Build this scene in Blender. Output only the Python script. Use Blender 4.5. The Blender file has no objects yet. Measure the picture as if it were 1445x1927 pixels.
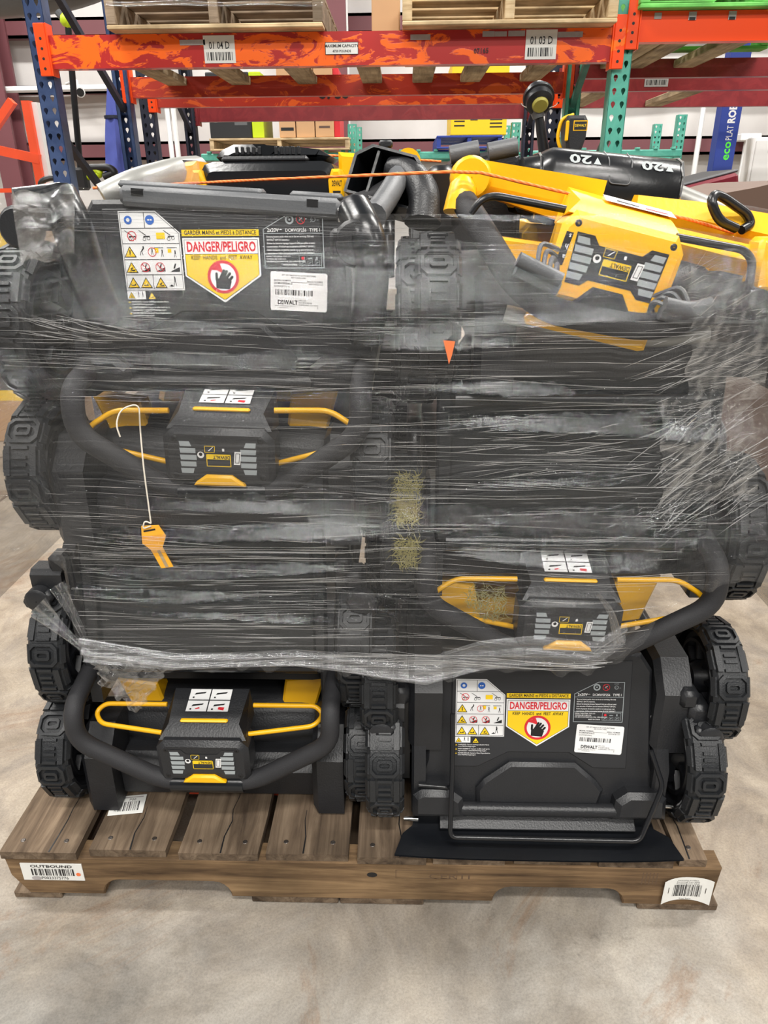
import bpy, math, random
from math import sin, cos, pi, radians, sqrt, atan2
from mathutils import Vector, Matrix
random.seed(7)
COL = bpy.context.scene.collection
SC = bpy.context.scene

# ---------------------------------------------------------------- camera
F_PX, IW, IH = 1349.0, 1445, 1927
CAM = Vector((0.075, -0.875, 1.145))
_p, _y, _r = radians(23.8), radians(1.7), radians(-0.45)
C_F = Vector((-sin(_y)*cos(_p), cos(_y)*cos(_p), -sin(_p)))
_rt = Vector((cos(_y), sin(_y), 0)); _up = _rt.cross(C_F)
C_R = _rt*cos(_r) + _up*sin(_r); C_U = C_R.cross(C_F)
cd = bpy.data.cameras.new('camera'); cam = bpy.data.objects.new('camera', cd); COL.objects.link(cam)
cd.sensor_fit = 'HORIZONTAL'; cd.sensor_width = 36; cd.lens = 36*F_PX/IW; cd.clip_start = .02; cd.clip_end = 100
m = Matrix((C_R, C_U, -C_F)).transposed().to_4x4(); m.translation = CAM; cam.matrix_world = m
SC.camera = cam

def W(px, py, Y):
    """real-world point seen at pixel (px,py) of the photograph at depth Y"""
    d = C_R*(px-722.5)/F_PX - C_U*(py-963.5)/F_PX + C_F
    return CAM + d*((Y-CAM.y)/d.y)
def WZ(px, py, Z):
    d = C_R*(px-722.5)/F_PX - C_U*(py-963.5)/F_PX + C_F
    return CAM + d*((Z-CAM.z)/d.z)

# ---------------------------------------------------------------- world, lamps, exposure
w = bpy.data.worlds.new('world'); SC.world = w; w.use_nodes = True
w.node_tree.nodes['Background'].inputs[0].default_value = (.80, .83, .88, 1)
w.node_tree.nodes['Background'].inputs[1].default_value = .55
SC.view_settings.view_transform = 'Standard'; SC.view_settings.look = 'None'
SC.view_settings.gamma = 1; SC.view_settings.use_curve_mapping = False
SC.view_settings.exposure = 0.17

def area(name, loc, sx, sy, energy, rot=(0, 0, 0), col=(1, .97, .92)):
    l = bpy.data.lights.new(name, 'AREA'); l.shape = 'RECTANGLE'; l.size = sx; l.size_y = sy
    l.energy = energy; l.color = col
    o = bpy.data.objects.new(name, l); o.location = loc; o.rotation_euler = rot; COL.objects.link(o); return o
LAMPS = [(-2.9, .9, 5.6, 150), (.3, -2.5, 5.6, 140), (3.6, 1.6, 5.6, 170), (-1.6, -5.2, 5.6, 120), (1.3, -4.8, 5.6, 130), (3.6, -6.5, 5.6, 100),
         (-3.4, 6.0, 6.0, 190), (2.2, 6.2, 6.0, 190), (-8, 4.0, 5.8, 150), (8, 5.0, 5.8, 150), (-7, -4, 5.8, 150), (8, -3, 5.8, 150)]
for i, (x, y, z, e) in enumerate(LAMPS):
    area('ceiling_light', (x, y, z), 2.4, .34, e*1.6, (0, 0, 0))

# ---------------------------------------------------------------- mesh builder
class MB:
    def __init__(s):
        s.v = []; s.f = []; s.mi = []; s.m = Matrix.Identity(4); s.cur = 0; s.mats = []
    def mat(s, m):
        if m not in s.mats: s.mats.append(m)
        s.cur = s.mats.index(m); return s
    def add(s, vs, fs):
        n = len(s.v); M = s.m
        s.v += [tuple(M @ Vector(v)) for v in vs]
        s.f += [tuple(i+n for i in f) for f in fs]; s.mi += [s.cur]*len(fs)
    def box(s, x0, x1, y0, y1, z0, z1):
        s.add([(x, y, z) for x in (x0, x1) for y in (y0, y1) for z in (z0, z1)],
              [(0, 1, 3, 2), (4, 6, 7, 5), (0, 4, 5, 1), (2, 3, 7, 6), (0, 2, 6, 4), (1, 5, 7, 3)])
    def cbox(s, x0, x1, y0, y1, z0, z1, c=.004):
        """box with chamfered edges"""
        c = min(c, abs(x1-x0)*.49, abs(y1-y0)*.49, abs(z1-z0)*.49)
        X, Y, Z = (x0, x1), (y0, y1), (z0, z1); vs = []; idx = {}
        for i in (0, 1):
            for j in (0, 1):
                for k in (0, 1):
                    dx = c if i == 0 else -c; dy = c if j == 0 else -c; dz = c if k == 0 else -c
                    for a, p in (('x', (X[i], Y[j]+dy, Z[k]+dz)), ('y', (X[i]+dx, Y[j], Z[k]+dz)), ('z', (X[i]+dx, Y[j]+dy, Z[k]))):
                        idx[(i, j, k, a)] = len(vs); vs.append(p)
        g = lambda i, j, k, a: idx[(i, j, k, a)]
        fs = []
        for i in (0, 1):
            q = [(0, 0), (0, 1), (1, 1), (1, 0)]
            if i: q = q[::-1]
            fs.append(tuple(g(i, a, b, 'x') for a, b in q))
            fs.append(tuple(g(a, i, b, 'y') for a, b in q[::-1]))
            fs.append(tuple(g(a, b, i, 'z') for a, b in q))
        for i in (0, 1):
            for j in (0, 1):
                e = (g(i, j, 0, 'x'), g(i, j, 1, 'x'), g(i, j, 1, 'y'), g(i, j, 0, 'y')); fs.append(e if i != j else e[::-1])
                e = (g(i, 0, j, 'x'), g(i, 1, j, 'x'), g(i, 1, j, 'z'), g(i, 0, j, 'z')); fs.append(e if i == j else e[::-1])
                e = (g(0, i, j, 'y'), g(1, i, j, 'y'), g(1, i, j, 'z'), g(0, i, j, 'z')); fs.append(e if i != j else e[::-1])
        for i in (0, 1):
            for j in (0, 1):
                for k in (0, 1):
                    t = (g(i, j, k, 'x'), g(i, j, k, 'y'), g(i, j, k, 'z')); fs.append(t if (i+j+k) % 2 else t[::-1])
        s.add(vs, fs)
    def tube(s, pts, r, n=10, caps=True, closed=False, sq=False):
        pts = [Vector(p) for p in pts]
        if not hasattr(r, '__len__'): r = [r]*len(pts)
        N = len(pts); vs = []; ref = None
        for i, p in enumerate(pts):
            a = pts[(i-1) % N] if (i > 0 or closed) else None; b = pts[(i+1) % N] if (i < N-1 or closed) else None
            t = ((b-p).normalized() if b is not None else Vector()) + ((p-a).normalized() if a is not None else Vector())
            if t.length < 1e-6: t = (b-p)
            t.normalize()
            if ref is None:
                ref = Vector((0, 0, 1)) if abs(t.z) < .9 else Vector((0, 1, 0))
            u = ref - t*ref.dot(t); u.normalize(); ref = u; q = t.cross(u)
            k = 1.0
            if a is not None and b is not None:
                c = (b-p).normalized().dot((p-a).normalized()); k = 1/max(.6, sqrt(max(0, (1+c)/2)))
            for j in range(n):
                an = 2*pi*(j+.5)/n
                if sq: vs.append(p + u*(r[i]*(1 if cos(an) > 0 else -1)) + q*(r[i]*(1 if sin(an) > 0 else -1)))
                else: vs.append(p + (u*cos(an)+q*sin(an))*r[i]*(1+(k-1)*.5))
        fs = []
        for i in range(N if closed else N-1):
            for j in range(n):
                a = i*n+j; b = i*n+(j+1) % n; c = ((i+1) % N)*n+(j+1) % n; d = ((i+1) % N)*n+j
                fs.append((a, b, c, d))
        if caps and not closed:
            fs.append(tuple(range(n))[::-1]); fs.append(tuple((N-1)*n+j for j in range(n)))
        s.add(vs, fs)
    def lathe(s, prof, n=24, axis='X', a0=0, a1=2*pi):
        """prof: list of (t along axis, radius)"""
        full = abs(a1-a0-2*pi) < 1e-6; vs = []; L = n if full else n+1
        for i in range(L):
            a = a0+(a1-a0)*i/n
            for t, r in prof:
                c, q = r*cos(a), r*sin(a)
                vs.append({'X': (t, c, q), 'Y': (c, t, q), 'Z': (c, q, t)}[axis])
        P = len(prof); fs = []
        for i in range(n):
            for j in range(P-1):
                a = i*P+j; b = ((i+1) % L)*P+j
                f = (a, b, b+1, a+1)
                fs.append(f if axis != 'Y' else f[::-1])
        s.add(vs, fs)
    def prism(s, poly, d0, d1, ch=0, plane='XZ'):
        """poly in (u,v); extruded from d0 (front) to d1 (back) along the third axis. ch chamfers the front."""
        P = [Vector((p[0], p[1])) for p in poly]; n = len(P)
        A = sum(P[i].x*P[(i+1) % n].y-P[(i+1) % n].x*P[i].y for i in range(n))
        if A < 0: P = P[::-1]
        def put(p, d):
            return {'XZ': (p.x, d, p.y), 'XY': (p.x, p.y, d), 'YZ': (d, p.x, p.y)}[plane]
        rings = []
        if ch:
            ins = []
            for i in range(n):
                e0 = (P[i]-P[i-1]).normalized(); e1 = (P[(i+1) % n]-P[i]).normalized()
                n0 = Vector((-e0.y, e0.x)); n1 = Vector((-e1.y, e1.x)); b = n0+n1
                if b.length < 1e-6: b = n0
                b.normalize(); ins.append(P[i]+b*abs(ch)/max(.35, b.dot(n0)))
            sg = 1 if d1 > d0 else -1
            rings = [[put(p, d0) for p in ins], [put(p, d0+sg*abs(ch)) for p in P], [put(p, d1) for p in P]]
        else: rings = [[put(p, d0) for p in P], [put(p, d1) for p in P]]
        vs = [v for r in rings for v in r]; fs = []
        for k in range(len(rings)-1):
            for i in range(n):
                j = (i+1) % n; fs.append((k*n+i, k*n+j, (k+1)*n+j, (k+1)*n+i))
        fs.append(tuple(range(n))[::-1]); fs.append(tuple((len(rings)-1)*n+i for i in range(n)))
        flip = (d1 > d0) if plane == 'XZ' else (d1 < d0)
        if plane == 'XZ': fs = [f[::-1] for f in fs] if d1 > d0 else fs
        else: fs = [f[::-1] for f in fs] if d1 < d0 else fs
        s.add(vs, fs)
    def face(s, pts): s.add(pts, [tuple(range(len(pts)))])
    def flat(s, poly, z=0):
        """flat polygon in the local XY plane at height z, facing +z"""
        n = len(poly)
        A = sum(poly[i][0]*poly[(i+1) % n][1]-poly[(i+1) % n][0]*poly[i][1] for i in range(n))
        if A < 0: poly = poly[::-1]
        s.add([(x, y, z) for x, y in poly], [tuple(range(n))])
    def rect(s, x0, y0, x1, y1, z=0): s.flat([(x0, y0), (x1, y0), (x1, y1), (x0, y1)], z)
    def disc(s, x, y, r, z=0, n=20, sx=1): s.flat([(x+r*sx*cos(2*pi*i/n), y+r*sin(2*pi*i/n)) for i in range(n)], z)
    def ring(s, x, y, r0, r1, z=0, n=28):
        vs = []
        for i in range(n):
            a = 2*pi*i/n; vs += [(x+r0*cos(a), y+r0*sin(a), z), (x+r1*cos(a), y+r1*sin(a), z)]
        s.add(vs, [(2*i, 2*i+1, 2*((i+1) % n)+1, 2*((i+1) % n)) for i in range(n)])
    def frame(s, poly, t, z=0):
        """outline of a polygon as thin quads of thickness t (inwards)"""
        c = (sum(p[0] for p in poly)/len(poly), sum(p[1] for p in poly)/len(poly)); n = len(poly)
        for i in range(n):
            a, b = Vector(poly[i]), Vector(poly[(i+1) % n]); e = (b-a).normalized(); q = Vector((-e.y, e.x))*t*.5
            a2, b2 = a-e*t*.5, b+e*t*.5
            s.flat([tuple(a2-q), tuple(b2-q), tuple(b2+q), tuple(a2+q)], z)
    def text(s, txt, x, y, h, z=0, align='L', sx=1.0, bold=0.0, rot=0, fit=None):
        tv, tf, wd = text_geo(txt, bold)
        if fit: sx = fit/(wd*h)
        k = h; ox = {'L': 0, 'C': -wd*k*sx/2, 'R': -wd*k*sx}[align]
        c, q = cos(rot), sin(rot); vs = []
        for a, b in tv:
            u, v_ = a*k*sx+ox, b*k; vs.append((x+u*c-v_*q, y+u*q+v_*c, z))
        s.add(vs, tf)
    def build(s, name, parent=None, smooth=35, loc=None, rot=None, mat=None):
        me = bpy.data.meshes.new(name); me.from_pydata(s.v, [], s.f)
        for mm in (s.mats or [mat or M_BLACK]): me.materials.append(mm)
        me.polygons.foreach_set('material_index', s.mi)
        if smooth:
            me.polygons.foreach_set('use_smooth', [True]*len(me.polygons))
            me.set_sharp_from_angle(angle=radians(smooth))
        me.update()
        o = bpy.data.objects.new(name, me); COL.objects.link(o)
        if parent: o.parent = parent
        if loc is not None: o.location = loc
        if rot is not None: o.rotation_euler = rot
        return o

_tc = {}
def text_geo(txt, bold):
    key = (txt, bold)
    if key in _tc: return _tc[key]
    cu = bpy.data.curves.new('t', 'FONT'); cu.body = txt; cu.size = 1.0; cu.resolution_u = 2; cu.offset = bold
    o = bpy.data.objects.new('t', cu); COL.objects.link(o)
    dg = bpy.context.evaluated_depsgraph_get(); me = bpy.data.meshes.new_from_object(o.evaluated_get(dg))
    vs = [(v.co.x/.7, v.co.y/.7) for v in me.vertices]; fs = [tuple(p.vertices) for p in me.polygons]
    wd = max([v[0] for v in vs] or [0])
    bpy.data.objects.remove(o); bpy.data.curves.remove(cu); bpy.data.meshes.remove(me)
    _tc[key] = (vs, fs, wd); return _tc[key]

def fillet(pts, r, n=5, closed=False):
    pts = [Vector(p) for p in pts]; out = []; N = len(pts)
    for i, p in enumerate(pts):
        if not closed and i in (0, N-1): out.append(p); continue
        a = pts[i-1]; b = pts[(i+1) % N]; da = (a-p); db = (b-p); rr = min(r, da.length*.48, db.length*.48)
        s0 = p+da.normalized()*rr; s1 = p+db.normalized()*rr
        for k in range(n+1):
            t = k/n; out.append(s0*(1-t)**2 + p*2*t*(1-t) + s1*t*t)
    return out

def thing(name, label, cat, loc=(0, 0, 0), rot=(0, 0, 0), group=None):
    o = bpy.data.objects.new(name, None); o.empty_display_size = .05; COL.objects.link(o)
    o.location = loc; o.rotation_euler = rot; o['label'] = label; o['category'] = cat
    if group: o['group'] = group
    return o
def tag(o, label, cat, group=None, kind=None):
    o['label'] = label; o['category'] = cat
    if group: o['group'] = group
    if kind: o['kind'] = kind
    return o
def struct(o): o['kind'] = 'structure'; return o
def copy_tree(o, parent=None):
    c = o.copy(); COL.objects.link(c)
    if parent is not None: c.parent = parent
    for ch in list(o.children): copy_tree(ch, c)
    return c
def copy_part(o, loc=None, rot=None, parent=None):
    c = o.copy(); COL.objects.link(c)
    if parent is not None: c.parent = parent
    if loc is not None: c.location = loc
    if rot is not None: c.rotation_euler = rot
    return c

# ---------------------------------------------------------------- materials
def srgb(r, g, b):
    f = lambda c: (c/255/12.92) if c <= 10 else ((c/255+.055)/1.055)**2.4
    return (f(r), f(g), f(b), 1)
def newmat(name):
    m = bpy.data.materials.new(name); m.use_nodes = True; return m, m.node_tree.nodes, m.node_tree.links, m.node_tree.nodes['Principled BSDF']
def plain(name, col, rough=.5, metal=0, var=.15, scale=30, bump=.1, coat=0, bscale=None, spec=.5):
    m, N, L, B = newmat(name); B.inputs['Roughness'].default_value = rough; B.inputs['Metallic'].default_value = metal
    B.inputs['Specular IOR Level'].default_value = spec
    if coat: B.inputs['Coat Weight'].default_value = coat; B.inputs['Coat Roughness'].default_value = .15
    tc = N.new('ShaderNodeTexCoord'); n = N.new('ShaderNodeTexNoise'); n.inputs['Scale'].default_value = scale; n.inputs['Detail'].default_value = 5
    L.new(tc.outputs['Object'], n.inputs['Vector'])
    mx = N.new('ShaderNodeMix'); mx.data_type = 'RGBA'
    mx.inputs[6].default_value = tuple(c*(1-var) for c in col[:3])+(1,); mx.inputs[7].default_value = tuple(min(1, c*(1+var)) for c in col[:3])+(1,)
    L.new(n.outputs['Fac'], mx.inputs[0]); L.new(mx.outputs[2], B.inputs['Base Color'])
    if bump:
        b = N.new('ShaderNodeBump'); b.inputs['Strength'].default_value = bump; b.inputs['Distance'].default_value = .002
        n2 = N.new('ShaderNodeTexNoise'); n2.inputs['Scale'].default_value = bscale or scale*8; L.new(tc.outputs['Object'], n2.inputs['Vector'])
        L.new(n2.outputs['Fac'], b.inputs['Height']); L.new(b.outputs['Normal'], B.inputs['Normal'])
    return m
def wood(name, c0, c1, c2, axis='Y', rough=.85):
    m, N, L, B = newmat(name); B.inputs['Roughness'].default_value = rough; B.inputs['Specular IOR Level'].default_value = .2
    tc = N.new('ShaderNodeTexCoord'); oi = N.new('ShaderNodeObjectInfo'); mp = N.new('ShaderNodeMapping')
    sc = {'X': (2, 28, 28), 'Y': (28, 2, 28), 'Z': (28, 28, 2)}[axis]; mp.inputs['Scale'].default_value = sc
    ad = N.new('ShaderNodeVectorMath'); ad.operation = 'ADD'; mul = N.new('ShaderNodeVectorMath'); mul.operation = 'SCALE'; mul.inputs['Scale'].default_value = 37
    cb = N.new('ShaderNodeCombineXYZ')
    for k in range(3): L.new(oi.outputs['Random'], cb.inputs[k])
    L.new(cb.outputs[0], mul.inputs[0]); L.new(tc.outputs['Object'], ad.inputs[0]); L.new(mul.outputs[0], ad.inputs[1]); L.new(ad.outputs[0], mp.inputs['Vector'])
    n = N.new('ShaderNodeTexNoise'); n.inputs['Scale'].default_value = 1.6; n.inputs['Detail'].default_value = 9; n.inputs['Roughness'].default_value = .65; n.inputs['Distortion'].default_value = .6
    L.new(mp.outputs[0], n.inputs['Vector'])
    r = N.new('ShaderNodeValToRGB'); e = r.color_ramp.elements
    e[0].position = .3; e[0].color = c0; e[1].position = .72; e[1].color = c2; x = e.new(.5); x.color = c1
    L.new(n.outputs['Fac'], r.inputs[0])
    n2 = N.new('ShaderNodeTexNoise'); n2.inputs['Scale'].default_value = 6; n2.inputs['Detail'].default_value = 4; L.new(ad.outputs[0], n2.inputs['Vector'])
    mr = N.new('ShaderNodeMapRange'); mr.inputs[1].default_value = .35; mr.inputs[2].default_value = .7; mr.inputs[3].default_value = .55; mr.inputs[4].default_value = 1.15
    L.new(n2.outputs['Fac'], mr.inputs[0])
    mx = N.new('ShaderNodeVectorMath'); mx.operation = 'SCALE'; L.new(r.outputs[0], mx.inputs[0]); L.new(mr.outputs[0], mx.inputs['Scale'])
    L.new(mx.outputs[0], B.inputs['Base Color'])
    b = N.new('ShaderNodeBump'); b.inputs['Strength'].default_value = .5; b.inputs['Distance'].default_value = .003
    L.new(n.outputs['Fac'], b.inputs['Height']); L.new(b.outputs['Normal'], B.inputs['Normal'])
    return m
def patchy(name, ca, cb_, lo, hi, rough=.42, streak=(1, 1, 1), scale=7):
    """paint worn through to an older coat"""
    m, N, L, B = newmat(name); B.inputs['Roughness'].default_value = rough
    tc = N.new('ShaderNodeTexCoord'); mp = N.new('ShaderNodeMapping'); mp.inputs['Scale'].default_value = streak
    oi = N.new('ShaderNodeObjectInfo'); ad = N.new('ShaderNodeVectorMath'); L.new(tc.outputs['Object'], ad.inputs[0]); cb = N.new('ShaderNodeMath'); cb.operation = 'MULTIPLY'; cb.inputs[1].default_value = 19
    L.new(oi.outputs['Random'], cb.inputs[0]); L.new(cb.outputs[0], ad.inputs[1]); L.new(ad.outputs[0], mp.inputs['Vector'])
    n = N.new('ShaderNodeTexNoise'); n.inputs['Scale'].default_value = scale; n.inputs['Detail'].default_value = 6; n.inputs['Roughness'].default_value = .62; n.inputs['Distortion'].default_value = 1.2
    L.new(mp.outputs[0], n.inputs['Vector'])
    r = N.new('ShaderNodeValToRGB'); e = r.color_ramp.elements; e[0].position = lo; e[0].color = (0, 0, 0, 1); e[1].position = hi; e[1].color = (1, 1, 1, 1)
    L.new(n.outputs['Fac'], r.inputs[0]); mx = N.new('ShaderNodeMix'); mx.data_type = 'RGBA'; mx.inputs[6].default_value = ca; mx.inputs[7].default_value = cb_
    L.new(r.outputs[0], mx.inputs[0]); L.new(mx.outputs[2], B.inputs['Base Color'])
    b = N.new('ShaderNodeBump'); b.inputs['Strength'].default_value = .15; b.inputs['Distance'].default_value = .002; L.new(r.outputs[0], b.inputs['Height']); L.new(b.outputs['Normal'], B.inputs['Normal'])
    return m

M_BLACK = plain('black_plastic', srgb(33, 34, 37), .42, 0, .12, 40, .25)
M_BLACKG = plain('glossy_black_plastic', srgb(24, 26, 29), .26, 0, .1, 20, .08)
M_PAINT = plain('black_metal', srgb(26, 27, 30), .3, 0, .1, 30, .05)
M_RUBBER = plain('tyre_rubber', srgb(31, 33, 36), .46, 0, .2, 60, .3)
M_RUBBER_D = plain('dark_rubber', srgb(28, 29, 33), .35, 0, .3, 25, .1)
M_FOAM = plain('foam_grip', srgb(37, 37, 40), .68, 0, .1, 90, .3)
M_FLAP = plain('flap_rubber', srgb(17, 19, 23), .32, 0, .35, 12, .06)
M_GREYP = plain('grey_plastic', srgb(92, 94, 97), .45, 0, .1, 40, .2)
M_SILVER = plain('grey_handle_tube', srgb(150, 150, 146), .38, .3, .1, 20, .05)
M_CHROME = plain('bright_metal', srgb(200, 200, 200), .2, 1, .05, 20, 0)
M_YEL = plain('yellow_plastic', srgb(248, 186, 12), .38, 0, .05, 20, .12)
M_YELW = plain('yellow_coated_wire', srgb(238, 178, 20), .35, 0, .08, 60, .05)
M_WHITE = plain('white_print', srgb(232, 232, 232), .5, 0, .03, 30, 0)
M_LGREY = plain('light_grey_print', srgb(158, 165, 168), .5, 0, .06, 60, 0)
M_INK = plain('black_print', srgb(22, 22, 24), .5, 0, 0, 30, 0)
M_RED = plain('red_print', srgb(214, 40, 52), .5, 0, .03, 30, 0)
M_LYEL = plain('yellow_print', srgb(246, 206, 26), .45, 0, .03, 30, 0)
M_BLUEP = plain('blue_print', srgb(40, 100, 190), .5, 0, .05, 30, 0)
M_PLATE = plain('label_plate', srgb(40, 41, 44), .5, 0, .05, 30, .05)
M_PAPER = plain('paper', srgb(226, 226, 222), .6, 0, .06, 14, .1)
M_SCUFF = plain('worn_sticker', srgb(170, 165, 165), .6, 0, .2, 60, .2)
M_ORTAPE = plain('orange_sticker', srgb(235, 120, 70), .5, 0, .05, 30, 0)
M_BLUE = patchy('blue_rack_paint', srgb(45, 62, 98), srgb(60, 78, 116), .45, .62, .35)
M_DBLUE = patchy('dark_blue_rack_paint', srgb(24, 29, 46), srgb(32, 38, 58), .45, .62, .65)
M_TEAL = patchy('teal_rack_paint', srgb(74, 158, 140), srgb(96, 178, 158), .4, .65, .4)
M_DTEAL = patchy('dark_teal_rack_paint', srgb(44, 96, 88), srgb(58, 116, 104), .4, .65, .4)
M_BEAM1 = patchy('worn_orange_red_beam_paint', srgb(178, 40, 36), srgb(255, 108, 20), .50, .53, .35, (1, 1, 2.2), 5)
M_BEAM2 = patchy('orange_beam_paint', srgb(246, 76, 18), srgb(255, 118, 20), .60, .63, .35, (1, 1, 1), 5)
M_BEAM3 = patchy('red_beam_paint', srgb(176, 52, 36), srgb(226, 98, 36), .52, .56, .4, (1, 1, 2.2), 5)
M_MAROON = patchy('maroon_beam_paint', srgb(126, 34, 40), srgb(140, 42, 46), .45, .6, .4)
M_GIRT = plain('maroon_steel', srgb(112, 66, 72), .5, 0, .12, 3, .05)
M_ORED = plain('orange_red_steel', srgb(240, 84, 44), .45, 0, .12, 8, .05)
M_WOODG = wood('weathered_pallet_wood', srgb(66, 54, 44), srgb(106, 90, 74), srgb(142, 124, 104), 'Y')
M_WOODX = wood('pallet_stringer_wood', srgb(70, 54, 40), srgb(122, 98, 72), srgb(160, 132, 98), 'X')
M_WOODL = wood('pale_pallet_wood', srgb(176, 148, 112), srgb(214, 188, 148), srgb(232, 210, 174), 'X')
M_WOODD = wood('grey_pallet_wood', srgb(120, 104, 88), srgb(150, 132, 112), srgb(176, 158, 138), 'X')
M_WOODY = wood('pale_support_wood', srgb(140, 120, 94), srgb(176, 154, 124), srgb(196, 176, 146), 'Y')
M_CARD = plain('cardboard', srgb(196, 156, 116), .8, 0, .06, 6, .1)
M_BROWN = plain('brown_cardboard', srgb(98, 76, 64), .6, 0, .08, 4, .05)
M_GREEN = wood('green_pallet_paint', srgb(96, 180, 84), srgb(126, 214, 108), srgb(146, 226, 124), 'X', .6)
M_NAIL = plain('nail_steel', srgb(96, 90, 86), .4, .8, .2, 30, 0)
M_LIME = plain('lime_plastic', srgb(190, 214, 30), .4, 0, .05, 30, .05)
M_NAVY = plain('banner_blue', srgb(38, 62, 148), .5, 0, .1, 3, .05)
M_CLOTH = plain('blue_cloth', srgb(84, 96, 176), .85, 0, .1, 20, .3)
M_STAMP = plain('faded_ink', srgb(92, 72, 54), .9, 0, .1, 60, 0)
M_STRING = plain('white_string', srgb(214, 206, 192), .8, 0, .1, 200, 0)
M_TAGY = plain('yellow_card_tag', srgb(236, 168, 44), .55, 0, .06, 40, .05)
M_STRAW = plain('dried_grass', srgb(158, 150, 96), .9, 0, .3, 300, 0)
def rope_mat(name, c0, c1, freq):
    m, N, L, B = newmat(name); tc = N.new('ShaderNodeTexCoord'); wv = N.new('ShaderNodeTexWave'); wv.bands_direction = 'DIAGONAL'; wv.inputs['Scale'].default_value = freq
    L.new(tc.outputs['Object'], wv.inputs['Vector']); mx = N.new('ShaderNodeMix'); mx.data_type = 'RGBA'; mx.inputs[6].default_value = c0; mx.inputs[7].default_value = c1
    L.new(wv.outputs['Fac'], mx.inputs[0]); L.new(mx.outputs[2], B.inputs['Base Color']); B.inputs['Roughness'].default_value = .7
    b = N.new('ShaderNodeBump'); b.inputs['Strength'].default_value = .3; b.inputs['Distance'].default_value = .001; L.new(wv.outputs['Fac'], b.inputs['Height']); L.new(b.outputs['Normal'], B.inputs['Normal']); return m
M_ROPE = rope_mat('orange_rope', srgb(250, 112, 40), srgb(255, 150, 84), 90)

M_HALL = plain('dark_hall_lining', srgb(62, 64, 68), .7, 0, .15, 1.5, .1)
def floor_mat():
    m, N, L, B = newmat('concrete'); tc = N.new('ShaderNodeTexCoord')
    def noise(sc, det, rough=.6, dist=0):
        n = N.new('ShaderNodeTexNoise'); n.inputs['Scale'].default_value = sc; n.inputs['Detail'].default_value = det; n.inputs['Roughness'].default_value = rough; n.inputs['Distortion'].default_value = dist
        L.new(tc.outputs['Object'], n.inputs['Vector']); return n
    def ramp(n, stops):
        r = N.new('ShaderNodeValToRGB'); e = r.color_ramp.elements
        e[0].position, e[0].color = stops[0]; e[1].position, e[1].color = stops[-1]
        for p, c in stops[1:-1]: x = e.new(p); x.color = c
        L.new(n.outputs['Fac'], r.inputs[0]); return r
    def mix(a, b, f, mode='MIX', fac=None):
        x = N.new('ShaderNodeMix'); x.data_type = 'RGBA'; x.blend_type = mode
        if fac is not None: x.inputs[0].default_value = fac
        else: L.new(f, x.inputs[0])
        L.new(a, x.inputs[6]); L.new(b, x.inputs[7]); return x.outputs[2]
    base = ramp(noise(3.2, 10, .68, .8), [(.33, srgb(94, 92, 88)), (.45, srgb(128, 125, 119)), (.55, srgb(148, 145, 139)), (.68, srgb(172, 169, 162))])
    tan = ramp(noise(5.5, 8, .7, 1.5), [(.33, srgb(118, 98, 78)), (.5, srgb(158, 137, 112)), (.66, srgb(190, 170, 143))])
    # tan staining is heavy on the right-hand and far floor, faint near the front
    sx = N.new('ShaderNodeSeparateXYZ'); L.new(tc.outputs['Object'], sx.inputs[0])
    a = N.new('ShaderNodeMath'); a.operation = 'MULTIPLY_ADD'; a.inputs[1].default_value = 1.1; a.inputs[2].default_value = .25; L.new(sx.outputs['Y'], a.inputs[0])
    nz = noise(2.1, 6, .6, .5); b2 = N.new('ShaderNodeMath'); b2.operation = 'ADD'; L.new(a.outputs[0], b2.inputs[0]); L.new(nz.outputs['Fac'], b2.inputs[1])
    mr = N.new('ShaderNodeMapRange'); mr.inputs[1].default_value = .45; mr.inputs[2].default_value = .95; mr.inputs[3].default_value = .05; mr.inputs[4].default_value = .5; L.new(b2.outputs[0], mr.inputs[0])
    c = mix(base.outputs[0], tan.outputs[0], mr.outputs[0])
    rust = ramp(noise(1.7, 7, .75, 2), [(.55, (0, 0, 0, 1)), (.66, (1, 1, 1, 1))])
    rc = N.new('ShaderNodeRGB'); rc.outputs[0].default_value = srgb(120, 88, 60)
    rm = N.new('ShaderNodeMath'); rm.operation = 'MULTIPLY'; rm.inputs[1].default_value = .6; L.new(rust.outputs[0], rm.inputs[0]); c = mix(c, rc.outputs[0], rm.outputs[0])
    dk = ramp(noise(7, 8, .8, .5), [(.61, (0, 0, 0, 1)), (.72, (1, 1, 1, 1))]); dc = N.new('ShaderNodeRGB'); dc.outputs[0].default_value = srgb(62, 58, 54)
    dm = N.new('ShaderNodeMath'); dm.operation = 'MULTIPLY'; dm.inputs[1].default_value = .55; L.new(dk.outputs[0], dm.inputs[0]); c = mix(c, dc.outputs[0], dm.outputs[0])
    sp = ramp(noise(240, 3, .8), [(.3, srgb(120, 120, 120)), (.6, srgb(255, 255, 255))]); c = mix(c, sp.outputs[0], None, 'MULTIPLY', .35)
    L.new(c, B.inputs['Base Color'])
    rr = N.new('ShaderNodeMapRange'); rr.inputs[3].default_value = .45; rr.inputs[4].default_value = .8; L.new(noise(9, 6).outputs['Fac'], rr.inputs[0]); L.new(rr.outputs[0], B.inputs['Roughness'])
    bp = N.new('ShaderNodeBump'); bp.inputs['Strength'].default_value = .3; bp.inputs['Distance'].default_value = .002; L.new(noise(160, 6, .7).outputs['Fac'], bp.inputs['Height']); L.new(bp.outputs['Normal'], B.inputs['Normal'])
    return m
M_FLOOR = floor_mat()
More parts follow.
